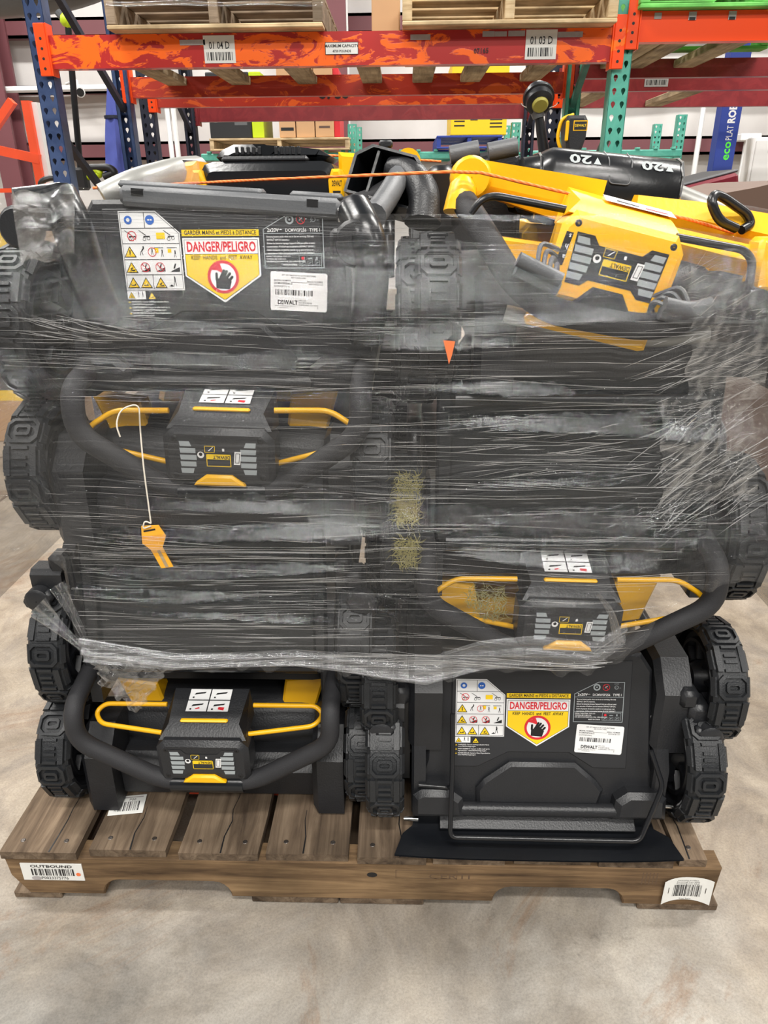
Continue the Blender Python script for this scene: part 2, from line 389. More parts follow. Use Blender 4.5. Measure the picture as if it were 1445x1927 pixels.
def insul_mat():
    m, N, L, B = newmat('white_wall_insulation'); tc = N.new('ShaderNodeTexCoord'); n = N.new('ShaderNodeTexNoise'); n.inputs['Scale'].default_value = 1.2; n.inputs['Detail'].default_value = 7
    L.new(tc.outputs['Object'], n.inputs['Vector']); r = N.new('ShaderNodeValToRGB'); r.color_ramp.elements[0].position = .3; r.color_ramp.elements[0].color = srgb(196, 192, 188); r.color_ramp.elements[1].position = .7; r.color_ramp.elements[1].color = srgb(226, 224, 222)
    L.new(n.outputs['Fac'], r.inputs[0]); L.new(r.outputs[0], B.inputs['Base Color']); B.inputs['Roughness'].default_value = .5
    b = N.new('ShaderNodeBump'); b.inputs['Strength'].default_value = .4; b.inputs['Distance'].default_value = .03; L.new(n.outputs['Fac'], b.inputs['Height']); L.new(b.outputs['Normal'], B.inputs['Normal']); return m
M_INSUL = insul_mat()

# ---------------------------------------------------------------- setting
o = MB(); o.mat(M_FLOOR).box(-14, 14, -9, 12, -.15, 0); struct(o.build('floor', smooth=0))
# saw-cut joint beside the pallet, filled with dirt
o = MB(); o.mat(plain('joint_dirt', srgb(92, 74, 58), .9)); o.box(-14, 14, 2.35, 2.362, -.01, .0015); o.box(-1.602, -1.59, -9, 12, -.01, .0015); struct(o.build('trim_1', smooth=0))
YW = 9.0
def wall_sheet(x0, x1, Y, n):
    b = MB(); b.mat(M_INSUL); vs = []; K = 40; R = 30
    for i in range(K+1):
        for j in range(R+1):
            x = x0+(x1-x0)*i/K; z = 6.5*j/R
            vs.append((x, Y+.02*sin(x*5.1)*sin(z*3+.5*x), z))
    b.add(vs, [(i*(R+1)+j, (i+1)*(R+1)+j, (i+1)*(R+1)+j+1, i*(R+1)+j+1) for i in range(K) for j in range(R)])
    return struct(b.build(n, smooth=60))
wall_sheet(-14, 14, YW+.12, 'wall_back')
b = MB(); b.mat(M_INSUL); b.box(-14.1, -14, -9, YW+.2, 0, 6.5); struct(b.build('wall_left'))
b = MB(); b.mat(M_INSUL); b.box(14, 14.1, -9, YW+.2, 0, 6.5); struct(b.build('wall_right'))
b = MB(); b.mat(M_HALL); b.box(-14.1, 14.1, -9.1, -9, 0, 6.5); struct(b.build('wall_front'))
b = MB(); b.mat(M_HALL); b.box(-14.1, 14.1, -9.1, YW+.3, 6.5, 6.6); struct(b.build('ceiling'))
zg = [W(300, y, YW).z for y in (284, 168, 52)]
k = 2
for i, z in enumerate([zg[0], zg[1], zg[2], zg[2]+1.5]):
    b = MB(); b.mat(M_GIRT); h = .10 if i != 1 else .045
    b.box(-14, 14, YW-.08, YW+.05, z-h, z-h+.03); b.box(-14, 14, YW-.08, YW-.06, z-h, z+h); b.box(-14, 14, YW-.08, YW+.05, z+h-.03, z+h)
    struct(b.build('trim_%d' % k, smooth=0)); k += 1
for px in (25, 640):                                                       # wall columns
    x = W(px, 270, YW-.2).x; b = MB(); b.mat(M_GIRT if px < 1000 else M_INSUL)
    b.box(x-.12, x+.12, YW-.42, YW-.38, 0, 6.5); b.box(x-.012, x+.012, YW-.38, YW-.12, 0, 6.5); b.box(x-.12, x+.12, YW-.12, YW-.08, 0, 6.5)
    struct(b.build('trim_%d' % k, smooth=0)); k += 1
b = MB(); b.mat(M_WHITE)                                                          # surface conduit along the girt and up the wall
zc = W(60, 172, YW-.3).z; b.tube([(-7, YW-.3, zc), (W(215, 168, YW-.3).x, YW-.3, zc+.03)], .035, 8)
tag(b.build('wall_conduit'), 'white cable conduit running along the wall left of blue rack', 'conduit')
b = MB(); b.mat(M_WHITE)
for px in (1318, 655, 330, 318): x = W(px, 240, YW-.25).x; b.tube([(x, YW-.25, 1.0), (x, YW-.25, 6)], .03, 8)
struct(b.build('trim_%d' % k)); k += 1
# ---------------------------------------------------------------- pallet racking
def hole_cell(b, x0, x1, z0, z1, cx, cz, y, s=1.0, r=.0095):
    """a rectangle of sheet with one teardrop hole"""
    tear = [(0, -2.1*r), (.55*r, -1.1*r)]+[(r*cos(a), r*sin(a)) for a in [radians(t) for t in (-20, 15, 50, 90, 130, 165, 200)]]+[(-.55*r, -1.1*r)]
    hp = [(cx+p[0]*s, cz+p[1]*s) for p in tear]; n = len(hp); out = []
    for i, (hx, hz) in enumerate(hp):
        dx, dz = hx-cx, hz-cz+1e-5
        tx = ((x1-cx) if dx > 0 else (cx-x0))/max(abs(dx), 1e-6); tz = ((z1-cz) if dz > 0 else (cz-z0))/max(abs(dz), 1e-6)
        t = min(tx, tz); out.append([cx+dx*t, cz+dz*t])
    # pull nearest outer points onto the corners
    for X in (x0, x1):
        for Z in (z0, z1):
            k = min(range(n), key=lambda i: (out[i][0]-X)**2*2+(out[i][1]-Z)**2); out[k] = [X, Z]
    vs = [(p[0], y, p[1]) for p in hp]+[(p[0], y, p[1]) for p in out]
    b.add(vs, [(i, n+i, n+(i+1) % n, (i+1) % n)[::-1] for i in range(n)])
def post_mesh(mat, z0, z1, w=.08, d=.072, s=1):
    b = MB(); b.mat(mat); p = .0508; n = int((z1-z0)/p)
    for k in range(n):
        za = z0+k*p
        hole_cell(b, -w/2, 0, za, za+p, -w*.24, za+p*.55, 0); hole_cell(b, 0, w/2, za, za+p, w*.24, za+p*.55, 0)
        hole_cell(b, -w/2, 0, za, za+p, -w*.24, za+p*.55, .0025); hole_cell(b, 0, w/2, za, za+p, w*.24, za+p*.55, .0025)
    zt = z0+n*p
    b.box(-w/2-.001, -w/2+.0015, 0, d, z0, zt); b.box(w/2-.0015, w/2+.001, 0, d, z0, zt)
    b.box(-w/2, -w/2+.018, d-.003, d, z0, zt); b.box(w/2-.018, w/2, d-.003, d, z0, zt)
    return b
def rack_frame(name, label, x, ya, yb, mat, matb, H=3.4, H2=None, grp=None):
    t = thing('rack_upright', label, 'rack upright', (x, ya, 0), group=grp)
    pf = post_mesh(mat, 0.006, H).build('post', t, smooth=0)
    D = yb-ya
    b2 = post_mesh(mat, .006, H2 or H); pb = b2.build('post', t, smooth=0, loc=(0, D, 0), rot=(0, 0, pi))
    for zz in (0, ):
        for yy in (0.036, D-.036):
            f = MB(); f.mat(mat); f.cbox(-.06, .06, yy-.055, yy+.055, 0, .007, .001); f.build('foot_plate', t)
    z = .2; up = True
    while z < H-.7:
        br = MB(); br.mat(matb); br.tube([(0, .06, z+.52), (0, D-.06, z)], .021, 4, sq=False); br.build('brace', t, smooth=0); z += .70
    for z in (.15, H-.4):
        br = MB(); br.mat(matb); br.tube([(0, .06, z), (0, D-.06, z)], .019, 4); br.build('brace', t, smooth=0)
    return t
YA, YB, YC, YD = 2.75, 3.78, 4.12, 5.15
XL, XR = -1.515, 1.0
fr = rack_frame('rack_frame', 'blue perforated rack frame at the left end of the near beam', XL, YA, YB, M_BLUE, M_DBLUE)
rack_frame('rack_frame', 'dark blue rack frame in the far row, left end behind the blue cloth', XL, YC, YD, M_DBLUE, M_DBLUE)
rack_frame('rack_frame', 'teal perforated rack frame between the two near beams', XR+.005, YA, YB, M_TEAL, M_DTEAL)
rack_frame('rack_frame', 'dark blue rack frame in the far row, behind the teal frame', XR-.02, YC, YD, M_DBLUE, M_DBLUE)
rack_frame('rack_frame', 'teal rack frame beyond the right edge of the view', XR+2.62, YA, YB, M_TEAL, M_DTEAL)

def barcode(b, x0, x1, y0, y1, z, seed=3, n=34):
    rr = random.Random(seed); ws = [rr.choice((1, 1, 2, 3)) for _ in range(n*2)]; T = sum(ws); x = x0
    for i, wv in enumerate(ws):
        wd = (x1-x0)*wv/T
        if i % 2 == 0: b.rect(x, y0, x+wd, y1, z)
        x += wd
FRONT = Matrix(((1, 0, 0, 0), (0, 0, -1, 0), (0, 1, 0, 0), (0, 0, 0, 1)))      # local xy plane -> faces -Y
def beam(label, x0, x1, Y, z0, z1, mat, conn=None, lab=True, hd=.05):
    t = thing('rack_beam', label, 'rack beam', ((x0+x1)/2, Y, z0)); h = z1-z0; L = (x1-x0)/2
    b = MB(); b.mat(mat)
    # step beam section: front face, rounded edges, lower step at the back
    b.prism([(-.002, 0), (-.002, h), (hd*.62, h), (hd*.62, h-.04), (hd, h-.04), (hd, 0)], -L, L, 0, 'YZ')
    b.build('beam_body', t, smooth=0)
    for sgn in (-1, 1):
        c = MB(); c.mat(conn or mat); x = sgn*L; c.cbox(min(x, x+sgn*.05), max(x, x+sgn*.05), -.012, -.004, -.028, h+.045, .003)
        c.cbox(x-.004*sgn-.003, x-.004*sgn+.003, -.012, .05, -.028, h+.045, .001)
        c.mat(M_INK)
        for k in range(4): c.m = Matrix.Translation((x+sgn*.025, -.0125, .0+k*h*.3)) @ FRONT; c.disc(0, 0, .006, 0, 10); c.m = Matrix.Identity(4)
        c.build('end_connector', t, smooth=0)
    return t, L, h
def plate(parent, name, w, h, fn, loc, mats=None, rot=(0, 0, 0), back=M_PAPER, th=.0012):
    """a flat printed label facing -Y: fn(b, w, h) draws on it, z layers rise towards the viewer"""
    b = MB(); b.m = FRONT; b.mat(back); b.box(-w/2, w/2, -h/2, h/2, -th, 0); fn(b, w, h)
    o = b.build(name, parent, smooth=0, loc=loc, rot=rot); return o
ZB0 = W(640, 124, YA).z; ZB1 = W(640, 60, YA).z
x0, x1 = XL+.045, XR-.045
t, L, h = beam('worn orange and red rack beam carrying the location labels and two wooden pallets', x0, x1, YA-.01, ZB0, ZB1, M_BEAM1, M_BEAM2)
cx = (x0+x1)/2
def onbeam(px, py): p = W(px, py, YA-.013); return (p.x-cx, -.0045, p.z-ZB0)
def loclab(txt, seed):
    def fn(b, w, h):
        b.mat(M_INK); b.text(txt, 0, h*.02, h*.26, .0006, 'C', .72, .01); barcode(b, -w*.42, w*.42, -h*.40, -h*.1, .0006, seed, 16)
    return fn
plate(t, 'location_label', .135, .102, loclab('01 04 D', 4), onbeam(413, 93))['label'] = 'white location label reading 01 04 D above a barcode'
o = plate(t, 'location_label', .132, .108, loclab('01 03 D', 9), onbeam(1018, 84)); o['label'] = 'torn white location label reading 01 03 D above a barcode'
def capfn(b, w, h):
    b.mat(M_INK); b.frame([(-w/2, -h/2), (w/2, -h/2), (w/2, h/2), (-w/2, h/2)], .002, .0005)
    b.text('MAXIMUM CAPACITY', 0, .004, h*.24, .0006, 'C', 1.0, .02); b.text('4730 POUNDS', 0, -h*.33, h*.2, .0006, 'C', 1.0, .02)
plate(t, 'capacity_label', .14, .044, capfn, onbeam(643, 91))
for px, py, wd, hh in ((362, 80, .11, .02), (791, 70, .085, .02), (919, 64, .05, .02), (942, 64, .052, .018), (972, 63, .07, .02), (1073, 65, .105, .02)):
    plate(t, 'label_scrap', wd, hh, lambda b, w, h: None, onbeam(px, py), back=M_SCUFF)
b = MB(); b.m = FRONT; b.mat(M_INK); p = onbeam(905, 100); b.text('07165', p[0], p[2], .018, .006, 'C', 1.0, .01, rot=.03); b.build('hand_writing', t, smooth=0)
b = MB(); b.mat(M_WHITE)
def torn(b, w, h): pass
# near-row right bay beam
z0b, z1b = W(1300, 79, YA).z, W(1300, 21, YA).z
t, L, h = beam('plain orange-red rack beam right of the teal frame', XR+.055, XR+2.57, YA-.01, z0b, z1b, M_BEAM2, M_BEAM2)
cx2 = (XR+.055+XR+2.57)/2
for px, py in ((1303, 30), (1378, 29)):
    p = W(px, py, YA-.013); plate(t, 'label_scrap', .032, .03, lambda b, w, h: (b.mat(M_INK), b.rect(-w*.4, -h*.5, w*.4, -h*.15, .0005)), (p.x-cx2, -.0045, p.z-z0b), back=M_SCUFF)
p = W(1238, 30, YA-.013); plate(t, 'label_scrap', .03, .022, lambda b, w, h: None, (p.x-cx2, -.0045, p.z-z0b), back=M_SCUFF)
# other beams: (y of lower edge, y of upper edge) at depth
def bz(py, Y, px=600): return W(px, py, Y).z
beam('worn red beam at the back of the near left bay', x0, x1, YB-.04, bz(182, YB), bz(143, YB), M_BEAM3, M_BEAM2)
t, L, h = beam('orange-red beam at the front of the far left bay with a faint number', x0+.02, x1+.02, YC, bz(199, YC), bz(166, YC), M_BEAM3, M_BEAM2)
b = MB(); b.m = FRONT; b.mat(M_INK); p = W(628, 180, YC-.003); b.text('0760', p.x-(x0+x1)/2-.02, p.z-bz(199, YC)-.015, .05, .004, 'C', 1.3, .03); b.build('stencil', t, smooth=0)
beam('dark maroon beam at the back of the far left bay', x0+.02, x1+.02, YD-.04, bz(228, YD), bz(199, YD), M_MAROON, M_MAROON)
beam('maroon beam at the back of the near right bay', XR+.055, XR+2.57, YB-.04, bz(147, YB, 1300), bz(112, YB, 1300), M_MAROON, M_MAROON)
t, L, h = beam('maroon beam at the front of the far right bay with a barcode label', XR+.04, XR+2.57, YC, bz(170, YC, 1300), bz(142, YC, 1300), M_MAROON, M_MAROON)
p = W(1235, 155, YC-.003); plate(t, 'location_label', .14, .045, lambda b, w, h: (b.mat(M_INK), barcode(b, -w*.42, w*.42, -h*.3, h*.3, .0006, 5, 18)), (p.x-(XR+.04+XR+2.57)/2, -.004, p.z-bz(170, YC, 1300)), back=M_SCUFF)
beam('maroon beam at the back of the far right bay', XR+.04, XR+2.57, YD-.04, bz(202, YD, 1300), bz(173, YD, 1300), M_MAROON, M_MAROON)
# shelf support boards
def support(label, px, wd, x=None, Y0=YA+.03, Y1=YB-.01, z=None):
    z = z or ZB1-.03; xx = x if x is not None else W(px, 130, YA+.35).x
    b = MB(); b.mat(M_WOODY); b.cbox(-wd/2, wd/2, 0, Y1-Y0, -.038, 0, .004)
    tag(b.build('support_board', loc=(xx, Y0, z-.001)), label, 'board', 'wooden support boards across the beams')
nm = ['leftmost', 'second', 'third', 'fourth', 'fifth', 'sixth', 'seventh']
for i, px in enumerate((262, 402, 548, 690, 800, 905, 1035)): support('%s wooden support board from the left under the near left bay' % nm[i], px, .11)
for i, px in enumerate((1210, 1260, 1370)): support('%s wooden support board from the left under the near right bay' % nm[i], px, .11, z=z1b-.03)
for i, px in enumerate((1120, 1285)): support('%s pale board from the left under the far right bay' % nm[i], 0, .12, x=W(px, 165, YC+.4).x, Y0=YC+.03, Y1=YD-.01, z=bz(144, YC, 1300)-.02)

def shelf_pallet(name, label, px0, px1, zb, Y, mat, matd, D=1.1, h=.135, film=False):
    xa, xb = W(px0, 55, Y).x, W(px1, 55, Y).x; wd = xb-xa
    t = thing(name, label, 'pallet', ((xa+xb)/2, Y, zb))
    for i, yy in enumerate((0, .5*D-.07, D-.14)):
        b = MB(); b.mat(matd); b.cbox(-wd/2+(.01 if i else 0), wd/2, yy, yy+.10, .001, .017, .003); b.build('bottom_board', t)
    for x in (-wd/2, -.02, wd/2-.04):
        b = MB(); b.mat(mat); b.cbox(x, x+.04, .004, D, .018, h-.022, .003); b.build('stringer', t)
    n = 7
    for i in range(n):
        yy = i*(D-.12)/(n-1); b = MB(); b.mat(mat); b.cbox(-wd/2, wd/2, yy, yy+.12, h-.02, h-.002, .003); b.build('deck_board', t)
    return t, wd
t, wd = shelf_pallet('wooden_pallet', 'wooden pallet on the near beam, left one, with clear film on its edge', 201, 607, ZB1+.001, YA-.10, M_WOODD, M_WOODL)
M_FILMS = None
t2, wd2 = shelf_pallet('wooden_pallet', 'wooden pallet on the near beam, right one beside the teal frame', 757, 1160, ZB1+.001, YA-.10, M_WOODL, M_WOODL)
shelf_pallet('wooden_pallet', 'bright green painted pallet on the right-hand beam', 1200, 1640, z1b+.001, YA-.06, M_GREEN, M_GREEN)
# goods standing on the shelf pallets: only their lowest edge reaches the view
def carton(name, label, x0, x1, y0, y1, z0, z1, mat=M_CARD, cat='box', group=None, fn=None, rotz=0):
    t = thing(name, label, cat, ((x0+x1)/2, y0, z0), (0, 0, rotz), group=group); wd = x1-x0; h = z1-z0; d = y1-y0
    b = MB(); b.mat(mat); b.cbox(-wd/2, wd/2, 0, d, 0, h, .004); b.mat(M_CARD if mat is not M_BROWN else M_BROWN)
    b.build('carton_body', t)
    for s in (-1, 1):
        f = MB(); f.mat(mat); f.cbox(-wd/2+.003, wd/2-.003, (0.003 if s < 0 else d/2+.002), (d/2-.002 if s < 0 else d-.003), h, h+.004, .001); f.build('flap', t)
    if fn:
        p = MB(); p.m = Matrix.Translation((0, -.0008, 0)) @ FRONT; fn(p, wd, h); p.build('printing', t, smooth=0)
    return t
carton('cardboard_box', 'plain cardboard box standing between the two shelf pallets', W(700, 30, YA+.3).x, W(752, 30, YA+.3).x, YA+.25, YA+.7, ZB1+.001, ZB1+.3)

# grey machine hood on the shelf, upper left corner
t = thing('wrapped_bundle', 'grey plastic covered bundle on the upper left shelf behind the blue post', 'bundle', (W(60, 10, YB+.4).x, YB+.3, W(60, 36, YB+.3).z))
b = MB(); b.mat(M_GREYP); b.tube(fillet([(-.6, 0, .18), (-.2, 0, .17), (.25, 0, .2), (.62, 0, .32)], .2), [.17+.0*i for i in range(14)], 14); b.build('cover', t, 60)
b = MB(); b.mat(M_BLACKG); b.tube([(.1, -.15, .1), (.5, -.12, .16), (.62, -.1, .3)], [.05, .09, .05], 10); b.build('wheel_guard', t, 60)

# long-handled tools and things seen between the racks
def at3(px, py, Y): return W(px, py, Y)
# lime string trimmer hanging beside the blue frame
Y = 3.3
t = thing('string_trimmer', 'lime and black string trimmer standing head up beside the blue rack frame', 'trimmer', at3(150, 335, Y))
o_ = at3(150, 335, Y)
b = MB(); b.mat(M_PAINT); b.tube([at3(128, 45, Y)-o_, at3(140, 190, Y)-o_, at3(152, 325, Y)-o_], .016, 10); b.build('shaft', t, 60)
b = MB(); b.mat(M_LIME); b.tube([at3(118, 28, Y)-o_, at3(128, 40, Y)-o_, at3(126, 52, Y)-o_], [.02, .035, .02], 8); b.build('head_cap', t, 60)
b = MB(); b.mat(M_GREYP); b.tube([at3(108, 22, Y)-o_, at3(122, 38, Y)-o_], .018, 8); b.build('coupler', t)
b = MB(); b.mat(M_LIME); b.tube(fillet([at3(152, 325, Y)-o_, at3(172, 318, Y)-o_, at3(192, 326, Y)-o_, at3(176, 334, Y)-o_, at3(154, 330, Y)-o_], .03), .018, 8); b.build('grip', t, 60)
b = MB(); b.mat(M_BLACK); b.tube(fillet([at3(170, 316, Y)-o_, at3(205, 315, Y)-o_, at3(218, 325, Y)-o_, at3(196, 333, Y)-o_], .03), .02, 8); b.build('handle', t, 60)
b = MB(); b.mat(M_BLACK); b.cbox(-.03, .045, -.03, .03, -.06, .05, .012); b.build('motor_box', t)
Y = 3.1; c0 = at3(105, 355, Y); b = MB(); b.mat(M_RUBBER); b.tube([c0+Vector((.075*cos(a), .02*sin(2*a), .05*sin(a))) for a in [2*pi*i/24 for i in range(24)]], .014, 8, closed=True)
tag(b.build('hose_loop'), 'black rubber hose loop lying at the foot of the blue rack frame', 'hose')
# closed blue cloth on a pole
Y = 4.0; o_ = at3(222, 345, Y)
t = thing('patio_umbrella', 'closed blue cloth umbrella standing behind the blue rack frame', 'umbrella', o_)
b = MB(); b.mat(M_CLOTH); P0, P1 = at3(210, 165, Y)-o_, at3(226, 345, Y)-o_; rings = []; K = 14; n = 20; vs = []
for i in range(K+1):
    f = i/K; c = P0.lerp(P1, f); r = .025+.05*f**.8
    for j in range(n):
        a = 2*pi*j/n; q = r*(1+.22*sin(5*a+3*f)); vs.append((c.x+q*cos(a), c.y+q*sin(a), c.z))
b.add(vs, [(i*n+j, (i+1)*n+j, (i+1)*n+(j+1) % n, i*n+(j+1) % n) for i in range(K) for j in range(n)]); b.add([vs[j] for j in range(n)], [tuple(range(n))]); b.build('canopy', t, 60)
b = MB(); b.mat(M_WHITE); b.tube([P0+Vector((0, 0, .03)), P0, P1, Vector((P1.x, 0, -o_.z))], .012, 8); b.build('pole', t)
b = MB(); b.mat(M_DBLUE); c = P0.lerp(P1, .3); b.lathe([(-.008, .04), (-.008, .058), (.008, .058), (.008, .04), (-.008, .04)], 16, 'Z'); b.build('tie_strap', t, loc=c)
# security camera
Y = YW-.42; p = at3(155, 173, Y); t = thing('security_camera', 'small white bullet security camera on the back wall left of the rack', 'camera', p)
b = MB(); b.mat(M_WHITE); b.tube([(-.1, .1, .05), (.03, -.14, -.02)], .055, 12); b.build('camera_body', t, 40)
b = MB(); b.mat(M_INK); b.tube([(.03, -.14, -.02), (.035, -.15, -.023)], .042, 12); b.build('lens', t)
b = MB(); b.mat(M_WHITE); b.tube(fillet([(-.1, .12, .05), (-.12, .2, .15), (-.3, .3, .12)], .05), .015, 8); b.build('bracket', t)
# orange-red stacking frame far left
Y = 6.2; o_ = at3(80, 345, Y); o_.z = 0
t = thing('steel_stand', 'orange-red steel stand with one white banded post at the far left', 'stand', o_)
A = lambda px, py, dy=0: at3(px, py, Y+dy)-o_
b = MB(); b.mat(M_ORED); b.tube([Vector((A(78, 345).x, 0, 0)), A(78, 345), A(50, 190)], .05, 4); b.build('post', t, smooth=0)
b = MB(); b.mat(M_WHITE); b.tube([A(83, 345)+Vector((.02, .04, 0)), A(57, 192)+Vector((.02, .04, 0))], .045, 4); b.build('white_post', t, smooth=0)
b = MB(); b.mat(M_ORED); b.tube([A(-60, 270), A(77, 300)], .055, 4); b.build('rail', t, smooth=0)
b = MB(); b.mat(M_ORED); b.tube([A(-40, 285), A(24, 190)], .045, 4); b.build('diagonal_brace', t, smooth=0)
b = MB(); b.mat(M_ORED); b.tube([A(-60, 360), A(80, 357)], .025, 4); b.build('lower_rail', t, smooth=0)
b = MB(); b.mat(M_ORED); b.tube([Vector((A(-60, 345).x, 0, 0)), A(-60, 345), A(-70, 200)], .05, 4); b.build('post', t, smooth=0)
# yellow-labelled carton far left low
Y = 2.6
def wr(b, w, h):
    b.mat(M_LYEL); b.rect(-w*.5, h*.70, w*.5, h*.98, 0); b.rect(-w*.35, h*.2, w*.48, h*.45, 0); b.mat(M_INK); b.rect(-w*.1, h*.25, w*.05, h*.4, .0005)
pa, pb = at3(-140, 520, Y), at3(62, 405, Y)
carton('cardboard_box', 'cardboard box with yellow labels on the floor behind the left of the stack', pa.x, pb.x, Y, Y+.5, .0, pb.z, fn=wr)

# low teal rack row in the distance with boxes on it
YE = 7.0
def lowpost(px, ytop, Y, label):
    p = at3(px, ytop, Y); t = thing('rack_post', label, 'rack post', (p.x, Y, 0))
    post_mesh(M_TEAL, .007, p.z, .085).build('post', t, smooth=0)
    f = MB(); f.mat(M_TEAL); f.cbox(-.07, .07, -.02, .1, 0, .007, .001); f.build('foot_plate', t)
lowpost(662, 228, YE, 'teal perforated post in the distance just right of the cardboard boxes')
lowpost(673, 238, YE+1, 'short teal post partly behind another, right of the cardboard boxes')
lowpost(972, 226, YE, 'teal perforated post in the distance right of the yellow box')
lowpost(958, 236, YE+1, 'short teal post partly behind another, right of the yellow box')
lowpost(1286, 212, YE, 'tallest teal perforated post at the right end of the far low rack')
lowpost(1240, 228, YE+1, 'thin teal post second from the right end of the far low rack')
zt = bz(284, YE-.05, 950); zb_ = bz(298, YE-.05, 950)
def lowbeam(px0, px1, Y, label, dz=0):
    b = MB(); b.mat(M_TEAL); a, c = at3(px0, 285, Y), at3(px1, 285, Y); b.cbox(a.x, c.x, Y-.06, Y-.015, zb_+dz, zt+dz, .008)
    for i in range(9):
        x = a.x+(c.x-a.x)*(i+.5)/9; b.cbox(x-.02, x+.02, Y-.065, Y-.01, zt+dz, zt+dz+.02, .003)
    tag(b.build('rack_beam', smooth=0), label, 'rack beam')
lowbeam(380, 662, YE, 'teal beam of the far low rack under the cardboard boxes')
lowbeam(674, 966, YE, 'teal beam of the far low rack under the blue pallet')
lowbeam(980, 1280, YE, 'teal beam of the far low rack right of the yellow box')
lowbeam(674, 1280, YE+1.1, 'rear teal beam of the far low rack', .02)
# boxes on it
t, _w = shelf_pallet('blue_pallet', 'blue pallet under the yellow box in the distance', 826, 956, zt+.02, YE-.12, M_NAVY, M_NAVY, 1.1, .115)
def yfn(b, w, h):
    b.mat(M_INK)
    b.tube([(-w*.1, h*.7, 0), (0, h*.85, 0), (w*.1, h*.7, 0), (w*.02, h*.6, 0)], .008, 4); b.rect(-w*.15, h*.2, -w*.02, h*.45, 0); b.tube([(w*.25, h*.3, 0), (w*.33, h*.55, 0), (w*.4, h*.32, 0)], .008, 4)
    for i in range(6): b.rect(-w*.44, h*(.12+.06*i), -w*.25, h*(.14+.06*i), 0)
    for i in range(4): b.rect(w*.2, h*(.1+.05*i), w*.42, h*(.12+.05*i), 0)
zz = zt+.02+.116
a, c = at3(849, 200, YE-.1), at3(955, 200, YE-.1)
carton('yellow_box', 'large yellow printed box on the blue pallet in the distance', a.x, c.x, YE-.1, YE+.6, zz, zz+.62, M_LYEL, fn=yfn)
a, c = at3(372, 268, YE-.1), at3(650, 268, YE-.1)
t, _w = shelf_pallet('wooden_pallet', 'pale wooden pallet under the far cardboard boxes', 374, 652, zt+.02, YE-.12, M_WOODL, M_WOODL, 1.1, .11)
zz = zt+.135
def cfn(b, w, h): b.mat(M_INK); b.rect(-w*.4, h*.3, w*.4, h*.44, 0)
def rows(px0, px1, n, label, mat, cat='box', fn=None, hh=.2):
    for k in range(n):
        a, c = at3(px0, 250, YE-.05), at3(px1, 250, YE-.05)
        carton('cardboard_box', label % ['bottom', 'middle', 'top'][k], a.x, c.x, YE-.05, YE+.6, zz+k*hh, zz+(k+1)*hh-.006, mat, cat, 'far cartons on the pale pallet', fn)
rows(526, 556, 3, '%s box of the printed cardboard column, left of the far cartons', M_CARD, fn=cfn)
rows(558, 592, 3, '%s box of the plain cardboard column, middle of the far cartons', M_CARD)
rows(594, 628, 3, '%s box of the cardboard column beside the red carton edge', M_CARD, fn=lambda b, w, h: (b.mat(M_BROWN), b.rect(-w*.3, h*.4, w*.3, h*.5, 0)))
a, c = at3(629, 250, YE), at3(640, 250, YE); carton('red_box', 'narrow red box at the right end of the far cartons', a.x, c.x, YE, YE+.5, zz, zz+.58, M_RED)
def gfn(b, w, h):
    b.mat(M_GREYP); b.disc(-w*.05, h*.6, h*.2, 0); b.mat(M_INK); b.disc(-w*.05, h*.6, h*.12, .001); b.mat(M_LGREY); b.disc(-w*.05, h*.6, h*.06, .002)
    b.mat(M_GREYP); b.disc(-w*.35, h*.4, h*.16, 0); b.rect(w*.1, h*.2, w*.4, h*.5, 0)
a, c = at3(398, 250, YE), at3(476, 250, YE); carton('tool_box', 'dark tool carton with pictures of a machine beside the lime box', a.x, c.x, YE-.05, YE+.5, zz, zz+.55, M_BLACK, fn=gfn)
a, c = at3(477, 250, YE), at3(498, 250, YE); carton('lime_box', 'lime green box right of the dark tool carton', a.x, c.x, YE-.05, YE+.5, zz, zz+.55, M_LIME, fn=lambda b, w, h: (b.mat(M_INK), b.rect(-w*.3, h*.3, w*.3, h*.6, 0)))

# blue banner column, text running upwards
Y = 5.6; a = at3(1338, 330, Y); c = at3(1380, 205, Y); t = thing('banner_box', 'tall blue box column with green and white lettering running upwards', 'banner', ((at3(1357, 330, Y).x), Y, 0))
wd = .155; zt2 = 2.6
b = MB(); b.mat(M_NAVY); b.cbox(-wd/2, wd/2, 0, .12, 0, zt2, .004); b.build('column', t)
b = MB(); b.m = Matrix.Translation((0, -.001, 0)) @ FRONT; zz0 = at3(1357, 302, Y).z
b.mat(plain('banner_green', srgb(90, 235, 60), .5, bump=0)); b.text('eco', wd*.22, zz0, .062, 0, 'L', .9, .02, rot=pi/2, fit=.135); b.build('green_lettering', t, smooth=0)
b = MB(); b.m = Matrix.Translation((0, -.001, 0)) @ FRONT; b.mat(M_WHITE); b.text('PLAT', wd*.22, zz0+.142, .05, 0, 'L', .72, 0, rot=pi/2, fit=.105); b.build('thin_lettering', t, smooth=0)
b = MB(); b.m = Matrix.Translation((0, -.001, 0)) @ FRONT; b.mat(M_WHITE); b.text('ROBOP', wd*.22, zz0+.262, .055, 0, 'L', .9, .04, rot=pi/2, fit=.22); b.build('lettering', t, smooth=0)
